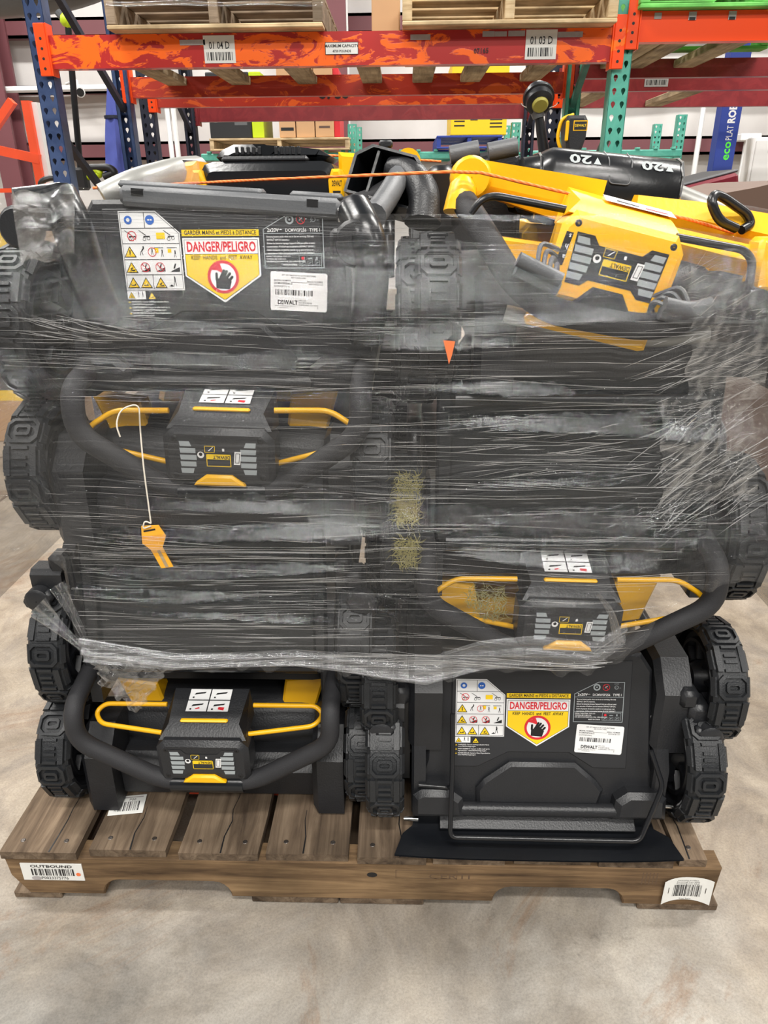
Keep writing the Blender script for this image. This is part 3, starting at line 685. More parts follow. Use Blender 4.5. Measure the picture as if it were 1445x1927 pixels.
# white cabinet at right edge
Y = 5.0; t = thing('metal_cabinet', 'white metal cabinet at the right edge behind the stack', 'cabinet', (at3(1412, 300, Y).x+.45, Y, 0)); zt3 = at3(1420, 258, Y).z
b = MB(); b.mat(M_WHITE); b.cbox(-.45, .45, 0, .14, 0, zt3, .006); b.build('cabinet_body', t)
for k in range(3):
    b = MB(); b.mat(M_WHITE); b.cbox(-.43, .43, -.012, 0, zt3-.36*(k+1)+.02, zt3-.36*k-.02, .004); d = b.build('door', t)
    b = MB(); b.mat(M_LGREY); b.cbox(-.34, .2, -.018, -.012, zt3-.36*k-.1, zt3-.36*k-.08, .002); b.build('handle', d)
b = MB(); b.mat(M_WHITE); p = at3(1400, 300, YW-.2); b.tube([(p.x, YW-.2, .3), (p.x, YW-.2, at3(1400, 262, YW-.2).z)], .035, 8); b.cbox(p.x-.12, p.x+.12, YW-.3, YW-.1, at3(1400, 266, YW-.2).z, at3(1400, 252, YW-.2).z, .01)
tag(b.build('junction_box'), 'white electrical box and conduit on the wall beside the banner', 'electrical box')
# maroon tray and brown carton behind the right of the stack
Y = 2.0; o_ = at3(1335, 350, Y)
t = thing('maroon_panel', 'maroon padded panel with grey edge tilted behind the right of the stack', 'panel', o_, (0, radians(-14), 0))
b = MB(); b.mat(plain('maroon_vinyl', srgb(112, 22, 38), .35)); b.cbox(-.11, .105, 0, .35, -.028, .02, .01); b.build('panel_body', t)
b = MB(); b.mat(M_GREYP); b.cbox(-.115, .112, .02, .36, .02, .03, .004); b.build('edge', t)
b = MB(); b.mat(M_RED); b.cbox(-.05, .06, -.002, 0, -.01, -.004, .0005); b.build('stripe', t)
b = MB(); b.mat(M_PAINT); b.m = Matrix.Rotation(radians(14), 4, 'Y'); b.tube([(0, .2, -.02), (0, .2, -o_.z)], .02, 10); b.cbox(-.2, .2, .0, .4, -o_.z, -o_.z+.02, .004); b.build('stand_leg', t)
Y = 1.45; a = at3(1262, 430, Y); c = at3(1400, 345, Y)
t = thing('brown_box', 'large brown cardboard box behind the right edge of the stack', 'box', (a.x+.42, Y, 0), (0, 0, radians(4)))
b = MB(); b.mat(M_BROWN); n = 12; top = [(-.42+.9*i/n, c.z+.012*sin(i*1.7)-(.045 if i < 2 else (.02 if i < 3 else 0))) for i in range(n+1)]
b.prism([(-.42, 0), (.48, 0)]+top[::-1], 0, .5); b.build('carton_body', t, smooth=0)
b = MB(); b.mat(M_CARD); b.cbox(-.05, .02, -.003, 0, c.z-.3, c.z-.02, .001); b.build('tape_strip', t)
# trimmer behind the stack: spool head up
Y = 1.9; o_ = at3(1026, 330, Y)
t = thing('string_trimmer', 'string trimmer with worn spool head raised above the stack', 'trimmer', o_)
A = lambda px, py, dy=0: at3(px, py, Y+dy)-o_
b = MB(); b.mat(M_PAINT); b.tube([Vector((.02, .05, -o_.z)), A(1030, 330), A(1012, 205)], [.022, .022, .014], 12); b.build('shaft', t, 60)
b = MB(); b.mat(M_GREYP); b.tube([A(1014, 222), A(1010, 200)], [.02, .028], 12); b.build('gearbox', t, 60)
b = MB(); b.mat(M_RUBBER_D); b.lathe([(-.04, .0), (-.04, .034), (-.034, .044), (-.012, .046), (-.010, .052), (.004, .052), (.006, .044), (.028, .040), (.034, .026), (.034, 0)], 28, 'Y'); b.build('spool_head', t, 40, loc=A(1013, 183), rot=(radians(38), 0, radians(4)))
b = MB(); b.mat(plain('olive_cap', srgb(150, 142, 60), .6)); b.lathe([(-.050, 0), (-.050, .022), (-.044, .027), (-.038, .027)], 24, 'Y'); b.build('spool_cap', t, 40, loc=A(1013, 183), rot=(radians(38), 0, radians(4)))
b = MB(); b.mat(M_STRING); b.tube([A(1013, 195)+Vector((.06*cos(a), -.02, .018*sin(a))) for a in [pi+pi*i/10 for i in range(11)]], .0012, 5); b.build('trimmer_line', t)
# second trimmer power head, black and yellow
Y = 1.85; o_ = at3(1078, 330, Y)
t = thing('string_trimmer', 'black and yellow trimmer power head beside the teal frame', 'trimmer', o_)
A = lambda px, py, dy=0: at3(px, py, Y+dy)-o_
c = A(1080, 248)
b = MB(); b.mat(M_BLACK); b.prism([(c.x-.028, c.z-.05), (c.x-.012, c.z-.07), (c.x+.02, c.z-.066), (c.x+.034, c.z-.02), (c.x+.036, c.z+.03), (c.x+.026, c.z+.046), (c.x-.03, c.z+.046), (c.x-.04, c.z+.02)], -.04, .04, .01); b.build('motor_housing', t)
b = MB(); b.mat(M_YEL); b.tube(fillet([c+Vector((-.005, 0, .05)), c+Vector((-.045, 0, .04)), c+Vector((-.055, 0, -.02)), c+Vector((-.03, 0, -.07))], .02), .006, 8); b.build('guard', t, 60)
b = MB(); b.mat(M_YEL); b.cbox(c.x-.036, c.x-.026, -.044, -.03, c.z-.03, c.z+.03, .003); b.cbox(c.x-.012, c.x+.034, -.0405, -.0395, c.z+.0, c.z+.03, .0003); b.build('badge_frame', t)
b = MB(); b.mat(M_BLACK); b.cbox(c.x-.009, c.x+.031, -.0415, -.0404, c.z+.003, c.z+.027, .0003); b.mat(M_LYEL); b.m = Matrix.Translation((0, -.042, 0)) @ FRONT; b.text('DEWALT', c.x+.011, c.z+.012, .007, 0, 'C', .9, .02); b.build('badge', t)
b = MB(); b.mat(M_PAINT); b.tube([c+Vector((.004, 0, -.06)), A(1072, 330), Vector((0, .05, -o_.z))], .012, 10); b.build('shaft', t, 60)
# ---------------------------------------------------------------- the loaded pallet
PZ = .122
pal = thing('wooden_pallet', 'weathered wooden pallet on the floor carrying the wrapped stack of lawn mowers', 'pallet', (0, 0, 0))
def bx(px): return WZ(px, 1608, .12).x
edges = [(-3, 141), (162, 309), (335, 486), (500, 655), (672, 800), (815, 950), (965, 1110), (1125, 1262), (1275, 1326)]
rr = random.Random(3)
for i, (a, c) in enumerate(edges):
    xa, xc = bx(a), bx(c); y0 = (-.004, .004, 0, .002, -.002, 0, .003, 0, .004)[i]
    b = MB(); b.mat(M_WOODG); wd = xc-xa; th = .016
    # a board with slightly uneven long edges and a split
    n = 12; L = 1.01; vs = []
    for k in range(n+1):
        y = L*k/n; e0 = rr.uniform(-.0015, .0015); e1 = rr.uniform(-.0015, .0015)
        vs += [(-wd/2+e0, y, 0), (wd/2+e1, y, 0), (wd/2+e1, y, th), (-wd/2+e0, y, th)]
    fs = [(0, 1, 2, 3), (4*n+3, 4*n+2, 4*n+1, 4*n)]
    for k in range(n):
        for j in range(4): p = 4*k+j; q = 4*k+(j+1) % 4; fs.append((p, p+4, q+4, q))
    b.add(vs, fs)
    d = b.build('deck_board', pal, smooth=0, loc=((xa+xc)/2, y0, PZ-.017))
    if i < 5 or i == 8:
        for nx in ((-.28, .3) if wd > .08 else (0,)):
            q = MB(); q.mat(M_NAIL); q.lathe([(0, .0001), (.0006, .0030), (.0004, .0040), (0, .0044)][::-1], 10, 'Z'); q.build('nail', d, loc=(nx*wd, .025, th+.0003))
        cr = MB(); cr.mat(M_INK); x = rr.uniform(-.2, .2)*wd; pts = [(x+rr.uniform(-.004, .004)+.0*k, .001+.035*k*(1 if k < 3 else .9), th+.0004) for k in range(4 if i % 2 else 6)]
        for k in range(len(pts)-1):
            p, q = pts[k], pts[k+1]; w0 = .0014*(1-k/len(pts)); w1 = .0014*(1-(k+1)/len(pts))
            cr.add([(p[0]-w0, p[1], p[2]), (p[0]+w0, p[1], p[2]), (q[0]+w1, q[1], q[2]), (q[0]-w1, q[1], q[2])], [(0, 1, 2, 3)])
        cr.build('split', d, smooth=0)
# stringers with fork notches
XS0, XS1 = bx(-3), WZ(1358, 1632, .105).x
def sx(px): return WZ(px, 1665, .055).x
N1, N2, N3, N4 = sx(184), sx(433), sx(926), sx(1176)
def stringer(y, x0, x1, th=.038):
    def notch(a, c):
        r = .03; o = [(a, .016)]
        for k in range(6): t = k/5*pi/2; o.append((a+r*(1-cos(t))+.002, .016+.036*sin(t)))
        for k in range(6): t = pi/2-k/5*pi/2; o.append((c-r*(1-cos(t))-.002, .016+.036*sin(t)))
        return o+[(c, .016)]
    poly = [(x0, .105), (x0+.004, .06), (x0+.03, .016)]+notch(N1, N2)+notch(N3, N4)+[(x1-.006, .016), (x1, .105)]
    b = MB(); b.mat(M_WOODX); b.prism(poly, 0, th, .0025); return b.build('stringer', pal, loc=(0, y, 0))
stringer(0, XS0, XS1); stringer(.49, XS0, XS1-.03); stringer(.972, XS0, XS1-.03)
def bbx(px): return WZ(px, 1690, .01).x
for a, c in ((22, 116), (474, 640), (640, 800), (1195, 1346)):
    xa, xc = bbx(a), bbx(c); b = MB(); b.mat(M_WOODG); b.cbox(xa, xc-.003, .002, 1.005, .001, .0155, .002); b.build('bottom_board', pal)
# stickers on the pallet
def fout(b, w, h):
    b.mat(M_INK); b.text('OUTBOUND', 0, h*.28, h*.15, .0006, 'C', 1.5, .02); barcode(b, -w*.34, w*.36, -h*.2, h*.2, .0006, 11, 24)
    b.text('P0023375776', -w*.2, -h*.42, h*.16, .0006, 'L', .95, 0); b.mat(M_SCUFF); b.disc(-w*.28, -h*.36, h*.12, .0008, 14, 1.8); b.mat(M_ORTAPE); b.disc(w*.42, -h*.1, h*.1, .0009)
p = W(98, 1640, -.002); plate(pal, 'outbound_label', .108, .040, fout, (p.x, -.0015, p.z-.002), rot=(0, radians(0), 0))['label'] = 'white outbound sticker with barcode, torn at its lower left'
def fright(b, w, h):
    b.mat(M_INK); barcode(b, -w*.30, w*.34, -h*.28, h*.2, .0006, 21, 26)
    for k in range(3): b.text('%s' % ('Receiving scan label' if k else 'Incoming product'), 0, h*(.36-.07*k), h*.05, .0006, 'C', 1.2, 0)
    b.text('Scan here', 0, -h*.4, h*.045, .0006, 'C', 1.4)
    b.mat(M_NAIL); b.rect(-w*.42, -h*.12, -w*.405, h*.12, .001); b.rect(w*.405, -h*.1, w*.42, h*.12, .001)
# curled sheet, modelled with a real bend
def curled(parent, name, w, h, fn, loc, amp):
    b = MB(); b.m = FRONT; b.mat(M_PAPER); n = 14; vs = []
    zf = lambda u: .001+amp*(abs(u)/(w/2))**3
    for k in range(n+1):
        u = -w/2+w*k/n
        for v in (-h/2+.004*cos(u/w*pi*1.4), h/2-.006*(u/w*2)**2*(1 if u < 0 else .5)): vs += [(u, v, zf(u)), (u, v, zf(u)-.0004)]
    fs = []
    for k in range(n):
        a = 4*k; fs += [(a, a+4, a+6, a+2), (a+1, a+3, a+7, a+5), (a, a+1, a+5, a+4), (a+2, a+6, a+7, a+3)]
    b.add(vs, fs)
    q = MB(); fn(q, w*.92, h)
    b2 = MB(); b2.mats = q.mats; b2.m = FRONT; b2.cur = 0
    pv = [(x, y, zf(x)+z*.6) for x, y, z in q.v]
    o = b.build(name, parent, 60, loc=loc)
    for i_, mm in enumerate(q.mats): pass
    b2.add(pv, q.f); b2.mi = q.mi; b2.build('printing', o, smooth=0); return o
p = W(1291, 1672, 0); curled(pal, 'barcode_label', .082, .057, fright, (p.x, -.0005, p.z), .006)['label'] = 'curled white barcode sheet stapled at the right end'
p = WZ(240, 1515, PZ); q = MB(); w_, h_ = .062, .044; q.mat(M_PAPER); q.cbox(-w_/2, w_/2, -h_/2, h_/2, 0, .0008, .0002); q.mat(M_INK); barcode(q, -w_*.34, w_*.36, -h_*.34, h_*.16, .0009, 31, 22); q.text('P00', w_*.02, h_*.2, h_*.13, .0009, 'L', 1); q.mat(M_SCUFF); q.rect(-w_*.4, h_*.36, w_*.42, h_*.42, .0009)
q.build('deck_sticker', pal, smooth=0, loc=(p.x, p.y, PZ+.0002), rot=(0, 0, radians(8)))['label'] = 'scuffed barcode sticker on the second deck board'
q = MB(); q.mat(M_STAMP); q.m = FRONT; q.text('CERTI', W(845, 1645, 0).x, W(845, 1650, 0).z-.005, .012, .0002, 'C', 1.6, .0)
q.frame([(W(745, 1640, 0).x, W(800, 1653, 0).z), (W(860, 1640, 0).x, W(800, 1653, 0).z), (W(860, 1640, 0).x, W(800, 1638, 0).z), (W(745, 1640, 0).x, W(800, 1638, 0).z)], .001, .0002)
kx, kz = W(1222, 1660, 0).x, W(1222, 1655, 0).z
for k in range(5): q.rect(kx-.014+.006*k, kz-.012, kx-.012+.006*k, kz+.016, .0002)
q.build('ink_stamp', pal, smooth=0)
q = MB(); q.mat(M_INK); kx, kz = W(700, 1646, 0).x, W(700, 1646, 0).z; q.m = Matrix.Translation((kx, -.0003, kz)) @ FRONT; q.disc(0, 0, .006, 0, 12, 1.5); q.build('knot_hole', pal, smooth=0)

# ---------------------------------------------------------------- lawn mower pieces
def wheel_mesh(R, w, rear=True):
    """tyre with raised lugs (one mesh) and rim; axis X, centre at the origin"""
    t = MB(); t.mat(M_RUBBER); h = w/2
    t.lathe([(-h+.004, R*.78), (-h, R*.82), (-h, R-.012), (-h+.006, R-.005), (h-.006, R-.005), (h, R-.012), (h, R*.82), (h-.004, R*.78)], 48)
    n = 16 if rear else 14; rs = R-.006
    def put(u, v, d, a0):           # u along the circumference, v across, d height
        a = a0+u/rs; rr_ = rs+d-.25*max(0, abs(v)-h*.72)
        return (v, rr_*cos(a), rr_*sin(a))
    P = 2*pi*rs/n
    def ringlug(outer, inner, a0, hh=.006):
        k = len(outer); vs = []
        sc = lambda p, f: (p[0]*f, p[1]*f)
        for pl, d in ((outer, -.002), ([sc(p, .95) for p in outer], hh), ([sc(p, 1.06) for p in inner], hh), (inner, -.0005)):
            vs += [put(p[0], p[1], d, a0) for p in pl]
        t.add(vs, [(r*k+i, (r+1)*k+i, (r+1)*k+(i+1) % k, r*k+(i+1) % k) for r in range(3) for i in range(k)])
    def lug(poly, a0, hh=.005):
        k = len(poly); vs = [put(p[0], p[1], -.002, a0) for p in poly]+[put(p[0]*1 if True else 0, p[1]*.94, hh, a0) for p in poly]
        t.add(vs, [(i, k+i, k+(i+1) % k, (i+1) % k) for i in range(k)]+[tuple(range(k, 2*k))[::-1]])
    def rc(a, b_, c=.0): return [(-a+c, -b_), (a-c, -b_), (a, -b_+c), (a, b_-c), (a-c, b_), (-a+c, b_), (-a, b_-c), (-a, -b_+c)][::-1]
    W_ = h*.88
    for i in range(n):
        a0 = 2*pi*i/n; q = P*.5*.92
        if i % 2: ringlug(rc(q*.98, W_, q*.42), rc(q*.66, W_*.74, q*.30), a0); ringlug(rc(q*.42, W_*.5, q*.15), rc(q*.16, W_*.3, q*.08), a0)
        else:
            for s in (-1, 1):
                pl = [(u, s*v) for u, v in ((-q, W_*.62), (q, W_*.62), (q, W_), (-q, W_))]; lug(pl if s < 0 else pl[::-1], a0, .006)
                pl = [(s*u, v) for u, v in ((q*.80, -W_*.5), (q*.80, W_*.5), (q*1.02, W_*.5), (q*1.02, -W_*.5))]; lug(pl if s > 0 else pl[::-1], a0, .0055)
            lug([(-q*.36, -W_*.42), (-q*.36, W_*.42), (-q*.12, W_*.42), (-q*.12, -W_*.42)][::1], a0, .005)
            lug([(q*.12, -W_*.42), (q*.12, W_*.42), (q*.36, W_*.42), (q*.36, -W_*.42)][::1], a0, .005)
        # shoulder blocks
        for s in (-1, 1):
            aa, bb = a0-q*.8/rs, a0+q*.8/rs; vs = []
            for d, (x0_, x1_) in ((R*.87, (h-.001, h+.003)), (R-.014, (h-.001, h+.0035)), (R-.007, (h-.006, h-.001))):
                for an in (aa, bb):
                    for xx in (x0_, x1_): vs.append((s*xx, d*cos(an), d*sin(an)))
            fs = [(1, 3, 7, 5), (5, 7, 11, 9), (0, 4, 5, 1), (4, 8, 9, 5), (2, 3, 7, 6), (6, 7, 11, 10), (8, 10, 11, 9), (0, 1, 3, 2)]
            t.add(vs, fs)
    r = MB(); r.mat(M_RUBBER_D); g = h
    prof = [(g-.003, R*.80), (g-.002, R*.77), (g-.012, R*.74), (g-.014, R*.66), (g-.006, R*.63), (g-.006, R*.58), (g-.018, R*.54), (g-.020, R*.30), (g-.006, R*.24), (g+.002, R*.20), (g+.002, R*.09), (g-.004, 0.001)]
    r.lathe(prof, 40); r.lathe([(-x, y) for x, y in prof][::-1], 40)
    for k in range(8):
        a = 2*pi*k/8
        for s in (-1, 1):
            vs = [(s*(g-.0195), R*.30, -.004), (s*(g-.0195), R*.56, -.007), (s*(g-.0195), R*.56, .007), (s*(g-.0195), R*.30, .004)]
            vs += [(s*(g-.010), v[1], v[2]*.6) for v in vs]
            rot = Matrix.Rotation(a, 4, 'X'); r.m = rot
            r.add(vs, [(0, 1, 5, 4), (1, 2, 6, 5), (2, 3, 7, 6), (3, 0, 4, 7), (4, 5, 6, 7)]); r.m = Matrix.Identity(4)
    r.mat(M_CHROME); r.lathe([(g+.002, .008), (g+.006, .008), (g+.006, .001)], 6); r.lathe([(-g-.006, .001), (-g-.006, .008), (-g-.002, .008)], 6)
    return t, r
_w = {}
def wheel(parent, kind, loc, spin=0, lab=None):
    if kind not in _w:
        t, r = wheel_mesh(.120, .058) if kind == 'rear' else wheel_mesh(.105, .056, False)
        o = t.build('wheel', None, 30); q = r.build('rim', o, 30); _w[kind] = (o, q); o.parent = parent; first = True
    else:
        o0, q0 = _w[kind]; o = o0.copy(); COL.objects.link(o); o.parent = parent; q = q0.copy(); COL.objects.link(q); q.parent = o
    o.location = loc; o.rotation_euler = (spin, 0, 0)
    if lab: o['label'] = lab
    return o

def tri_sign(b, x, y, s, z=.0004, fig=0):
    b.mat(M_INK); b.flat([(x-s*.58, y-s*.5), (x+s*.58, y-s*.5), (x, y+s*.5)], z)
    b.mat(M_LYEL); b.flat([(x-s*.46, y-s*.42), (x+s*.46, y-s*.42), (x, y+s*.36)], z+.0002)
    b.mat(M_INK)
    if fig == 0: b.rect(x-s*.05, y-s*.3, x+s*.05, y+s*.02, z+.0004); b.disc(x, y+s*.08, s*.07, z+.0004, 8)
    elif fig == 1: b.flat([(x-s*.28, y-s*.34), (x+s*.3, y-s*.34), (x+s*.25, y-s*.2)], z+.0004); b.flat([(x-s*.15, y-s*.15), (x-.0, y-s*.25), (x+s*.15, y+s*.05)], z+.0004)
    else: b.rect(x-s*.22, y-s*.28, x+s*.2, y-s*.2, z+.0004); b.disc(x+s*.16, y-s*.16, s*.07, z+.0004, 8); b.rect(x-s*.22, y-s*.28, x-s*.16, y-s*.1, z+.0004)
def person(b, x, y, s, z=.0005, lean=0):
    b.mat(M_INK); b.disc(x+lean*s*.3, y+s*.42, s*.09, z, 8); b.flat([(x-s*.08, y), (x+s*.08, y), (x+s*.1+lean*s*.3, y+s*.32), (x-s*.06+lean*s*.3, y+s*.32)], z)
    b.flat([(x-s*.08, y), (x-s*.02, y), (x-s*.12, y-s*.4), (x-s*.18, y-s*.4)], z); b.flat([(x+.02*s, y), (x+s*.08, y), (x+s*.18, y-s*.4), (x+s*.12, y-s*.4)], z)
def slope(b, x, y, s, z=.0004, nos=False):
    b.mat(M_INK); b.flat([(x-s*.45, y-s*.42), (x+s*.5, y-s*.42), (x+s*.5, y)], z)
    b.flat([(x-s*.1, y-s*.1), (x+s*.05, y-s*.15), (x+s*.2, y+s*.3), (x+s*.1, y+s*.32)], z+.0001)
    if nos: b.mat(M_RED); b.ring(x, y, s*.40, s*.46, z+.0003, 24); b.m = b.m; b.flat([(x-s*.3, y+s*.26), (x-s*.25, y+s*.31), (x+s*.3, y-s*.26), (x+s*.25, y-s*.31)], z+.0003)
def warnings(parent, torn=False, sc=1.0):
    """left-hand pictogram label: local width .084, height .105; origin at its lower left"""
    b = MB(); b.m = FRONT; wd, h = .083, .104
    poly = [(0, 0), (wd, 0), (wd, h*.73), (wd*.62, h), (0, h)]
    b.mat(M_WHITE); b.flat(poly, 0); b.mat(M_INK); b.frame([(.0018, .0018), (wd-.0018, .0018), (wd-.0018, h*.725), (wd*.61, h-.0018), (.0018, h-.0018)], .0006, .0003)
    ys = [0, .021, .041, .062, .082]
    for y in ys[1:]: b.mat(M_INK); b.rect(.0018, y-.0004, wd-.0018, y+.0004, .0003)
    b.rect(wd*.47, .0018, wd*.48, ys[1], .0003); b.rect(wd*.42, ys[4], wd*.43, h-.002, .0003)
    tri_sign(b, .011, .0105, .015, fig=2); tri_sign(b, .029, .0105, .015, fig=2); tri_sign(b, .050, .0105, .015, fig=1); person(b, .070, .0115, .014); b.flat([(.061, .005), (.068, .005), (.065, .008)], .0004)
    tri_sign(b, .011, .031, .015, fig=1); slope(b, .030, .031, .014, nos=True); slope(b, .051, .031, .014, nos=True); slope(b, .071, .031, .015)
    tri_sign(b, .011, .0515, .015, fig=0); person(b, .027, .052, .013, lean=.8); b.mat(M_RED); b.ring(.042, .051, .0052, .006, .0005, 20); person(b, .042, .051, .009)
    b.mat(M_LYEL); b.rect(.046, .050, .051, .056, .0004); person(b, .056, .049, .010); b.mat(M_INK); b.rect(.045, .056, .058, .0568, .0004); b.mat(M_LYEL); b.rect(.064, .050, .069, .055, .0004); person(b, .074, .048, .010); b.mat(M_INK); b.rect(.063, .056, .077, .0568, .0004)
    b.mat(M_RED); b.ring(.016, .072, .0055, .0065, .0005, 20); b.flat([(.012, .0755), (.0125, .0763), (.020, .0685), (.0195, .0677)], .0005)
    for x in (.016, .036, .070): b.mat(M_INK); b.flat([(x-.010, .079), (x-.0095, .0795), (x, .073), (x-.001, .0725)], .0004); b.ring(x+.003, .069, .0018, .0024, .0004, 12); b.ring(x-.003, .068, .0018, .0024, .0004, 12); b.rect(x-.004, .0705, x+.005, .072, .0004)
    b.mat(M_LYEL); b.rect(.050, .068, .062, .076, .0006)
    b.mat(M_BLUEP); b.disc(.013, .0925, .0055, .0004); b.disc(.043, .0925, .0062, .0004); b.mat(M_WHITE); b.rect(.040, .0915, .0425, .0935, .0006); b.rect(.0435, .0915, .046, .0935, .0006); b.disc(.013, .0925, .0025, .0006, 10)
    o = b.build('warning_label', parent, smooth=0); o['label'] = 'white pictogram warning label with yellow triangles'
    c = MB(); c.m = FRONT; y = -.012
    c.mat(M_WHITE); c.rect(.0, y, .026, y+.011, 0); tri_sign(c, .006, y+.0055, .009, .0002, 1); person(c, .016, y+.006, .008, .0003); person(c, .022, y+.006, .008, .0003); tri_sign(c, .035, y+.005, .011, .0002, 2)
    for k, (a_, b_) in enumerate((('WARNING: Cancer and Reproductive Harm', 'www.P65Warnings.ca.gov'), ('AVERTISSEMENT: Cancer et effet nocif sur la', 'reproduction - www.P65Warnings.ca.gov.'), ('ADVERTENCIA: Cancer y Dano Reproductivo', 'www.P65Warnings.ca.gov.'))):
        yy = -.0165-.0078*k; tri_sign(c, .002, yy+.001, .0035, .0002, 0); c.mat(M_WHITE); c.text(a_, .005, yy, .0022, .0003, 'L', .92, .01); c.text(b_, .005, yy-.0033, .0022, .0003, 'L', .92, .01)
    q = c.build('warning_text', parent, smooth=0); return o, q
def danger(parent):
    b = MB(); b.m = FRONT; w2, h1, h2 = .0535, .036, .086      # half width, height of the point, total
    b.mat(M_WHITE); b.flat([(0, 0), (w2, h1), (w2, h2), (-w2, h2), (-w2, h1)], 0)
    b.mat(M_INK); s = .0022; b.flat([(0, .003), (w2-s, h1+.001), (w2-s, h2-s), (-w2+s, h2-s), (-w2+s, h1+.001)], .0002)
    s = .0028; b.mat(M_LYEL); b.flat([(0, .0038), (w2-s, h1+.0013), (w2-s, h2-.0215), (-w2+s, h2-.0215), (-w2+s, h1+.0013)], .0004)
    b.mat(M_WHITE); b.rect(-w2+s, h2-.0208, w2-s, h2-s, .0004)
    b.mat(M_RED); b.text('DANGER/PELIGRO', 0, h2-.0178, .0128, .0007, 'C', .80, .028, fit=.0965)
    b.mat(M_INK); b.text('KEEP  HANDS  and  FEET  AWAY', 0, h2-.0285, .0056, .0007, 'C', .92, .012, fit=.086)
    cy = .0345; b.mat(M_WHITE); b.disc(0, cy, .020, .0005, 32); b.mat(M_RED); b.ring(0, cy, .0182, .0222, .0008, 36)
    b.flat([(-.017, cy+.010), (-.004, cy+.019), (.001, cy+.0045), (-.008, cy+.0085)], .0007)
    b.mat(M_INK); b.flat([(-.011, cy-.015), (.008, cy-.0165), (.0115, cy-.006), (.004, cy+.0015), (-.006, cy-.002), (-.0105, cy-.002)], .0007)
    for x0, y0, x1, y1 in ((-.0095, -.004, -.0092, .0045), (-.005, -.003, .0015, .0085), (-.001, -.002, .0055, .0075), (.003, -.003, .0095, .0045), (.007, -.006, .0125, 0)):
        e = Vector((x1-x0, y1-y0)).normalized(); q = Vector((-e.y, e.x))*.0018
        b.flat([(x0-q.x, cy+y0-q.y), (x1-q.x, cy+y1-q.y), (x1+q.x, cy+y1+q.y), (x0+q.x, cy+y0+q.y)], .0008); b.disc(x1, cy+y1, .0018, .0008, 10)
    b.mat(M_LYEL); b.rect(-w2, h2+.0022, w2, h2+.0105, .0002); b.mat(M_INK); b.text('GARDER MAINS et PIEDS à DISTANCE', 0, h2+.0040, .0056, .0006, 'C', .83, .01, fit=.100)
    o = b.build('danger_label', parent, smooth=0); o['label'] = 'yellow and white shield-shaped danger label with a hand'; return o
def spec(parent):
    b = MB(); b.m = FRONT; wd, h = .082, .072
    poly = [(0, 0), (wd, 0), (wd, h), (wd*.48, h), (0, h*.70)]
    b.mat(M_LGREY); b.frame(poly, .0011, .0002); b.rect(0, h*.62, wd, h*.632, .0002); b.rect(0, h*.25, wd, h*.262, .0002)
    b.mat(M_WHITE); b.text('2x20V', .005, h*.655, .0048, .0003, 'L', .9, .015); b.rect(.019, h*.69, .026, h*.697, .0003); b.text('DCMWSP256   TYPE 1', wd-.004, h*.655, .0042, .0003, 'R', .85, .01)
    tx = ('Remove battery packs when not in use or servicing. Use only', 'DEWALT 20V DC batteries.', 'Enlever les batteries lorsque l\'appareil n\'est pas utilise et avant', 'tout entretien. N\'utiliser que les batteries DEWALT 20V DC.', 'Retire el paquete de baterias cuando no se este en uso o en', 'reparaciones. Utilice unicamente baterias 20 V DC DEWALT.')
    for k, s in enumerate(tx): b.text(s, .004, h*.555-.0043*k, .0023, .0003, 'L', .80, .015)
    for k, s in enumerate(('DEWALT INDUSTRIAL TOOL CO.', 'TOWSON, MD 21286 U.S.A.', 'FOR SERVICE INFORMATION, CALL 1-800-4-DEWALT')): b.text(s, .002, h*.20-.0033*k, .0019, .0003, 'L', .85, .015)
    b.text('MADE IN CHINA', .045, .0035, .0021, .0003, 'R', .9, .015)
    b.mat(M_LGREY); b.frame([(.048, .003), (wd-.003, .003), (wd-.003, .0165), (.048, .0165)], .0005, .0003)
    b.mat(M_RED); b.disc(.053, .0128, .0022, .0004, 14)
    b.mat(M_LGREY)
    for x in (.053, .063, .073): b.frame([(x-.0034, .0042), (x+.0034, .0042), (x+.0034, .009), (x-.0034, .009)], .0004, .0004); b.flat([(x-.0024, .0052), (x+.0024, .0072), (x-.001, .0072)], .0005)
    b.rect(.060, .0118, .066, .0128, .0004); b.rect(.0715, .0110, .0735, .0145, .0004)
    b.mat(M_LGREY); b.ring(.0365, h*.87, .0036, .0060, .0003, 24); b.disc(.0365, h*.87, .0014, .0003, 10); b.ring(.069, h*.87, .0026, .0034, .0003, 20); b.text('c', .0672, h*.855, .003, .0003); b.text('LISTED', .069, h*.945, .0018, .0003, 'C'); b.text('us', .0738, h*.85, .002, .0003)
    b.mat(M_RED); b.ring(.052, h*.87, .0052, .0060, .0004, 24); b.flat([(.048, h*.87+.0045), (.0485, h*.87+.005), (.056, h*.87-.0045), (.0555, h*.87-.005)], .0004); b.mat(M_LGREY); b.flat([(.049, h*.85), (.051, h*.85), (.055, h*.90), (.053, h*.91)], .0003)
    o = b.build('specification_print', parent, smooth=0)
    return o
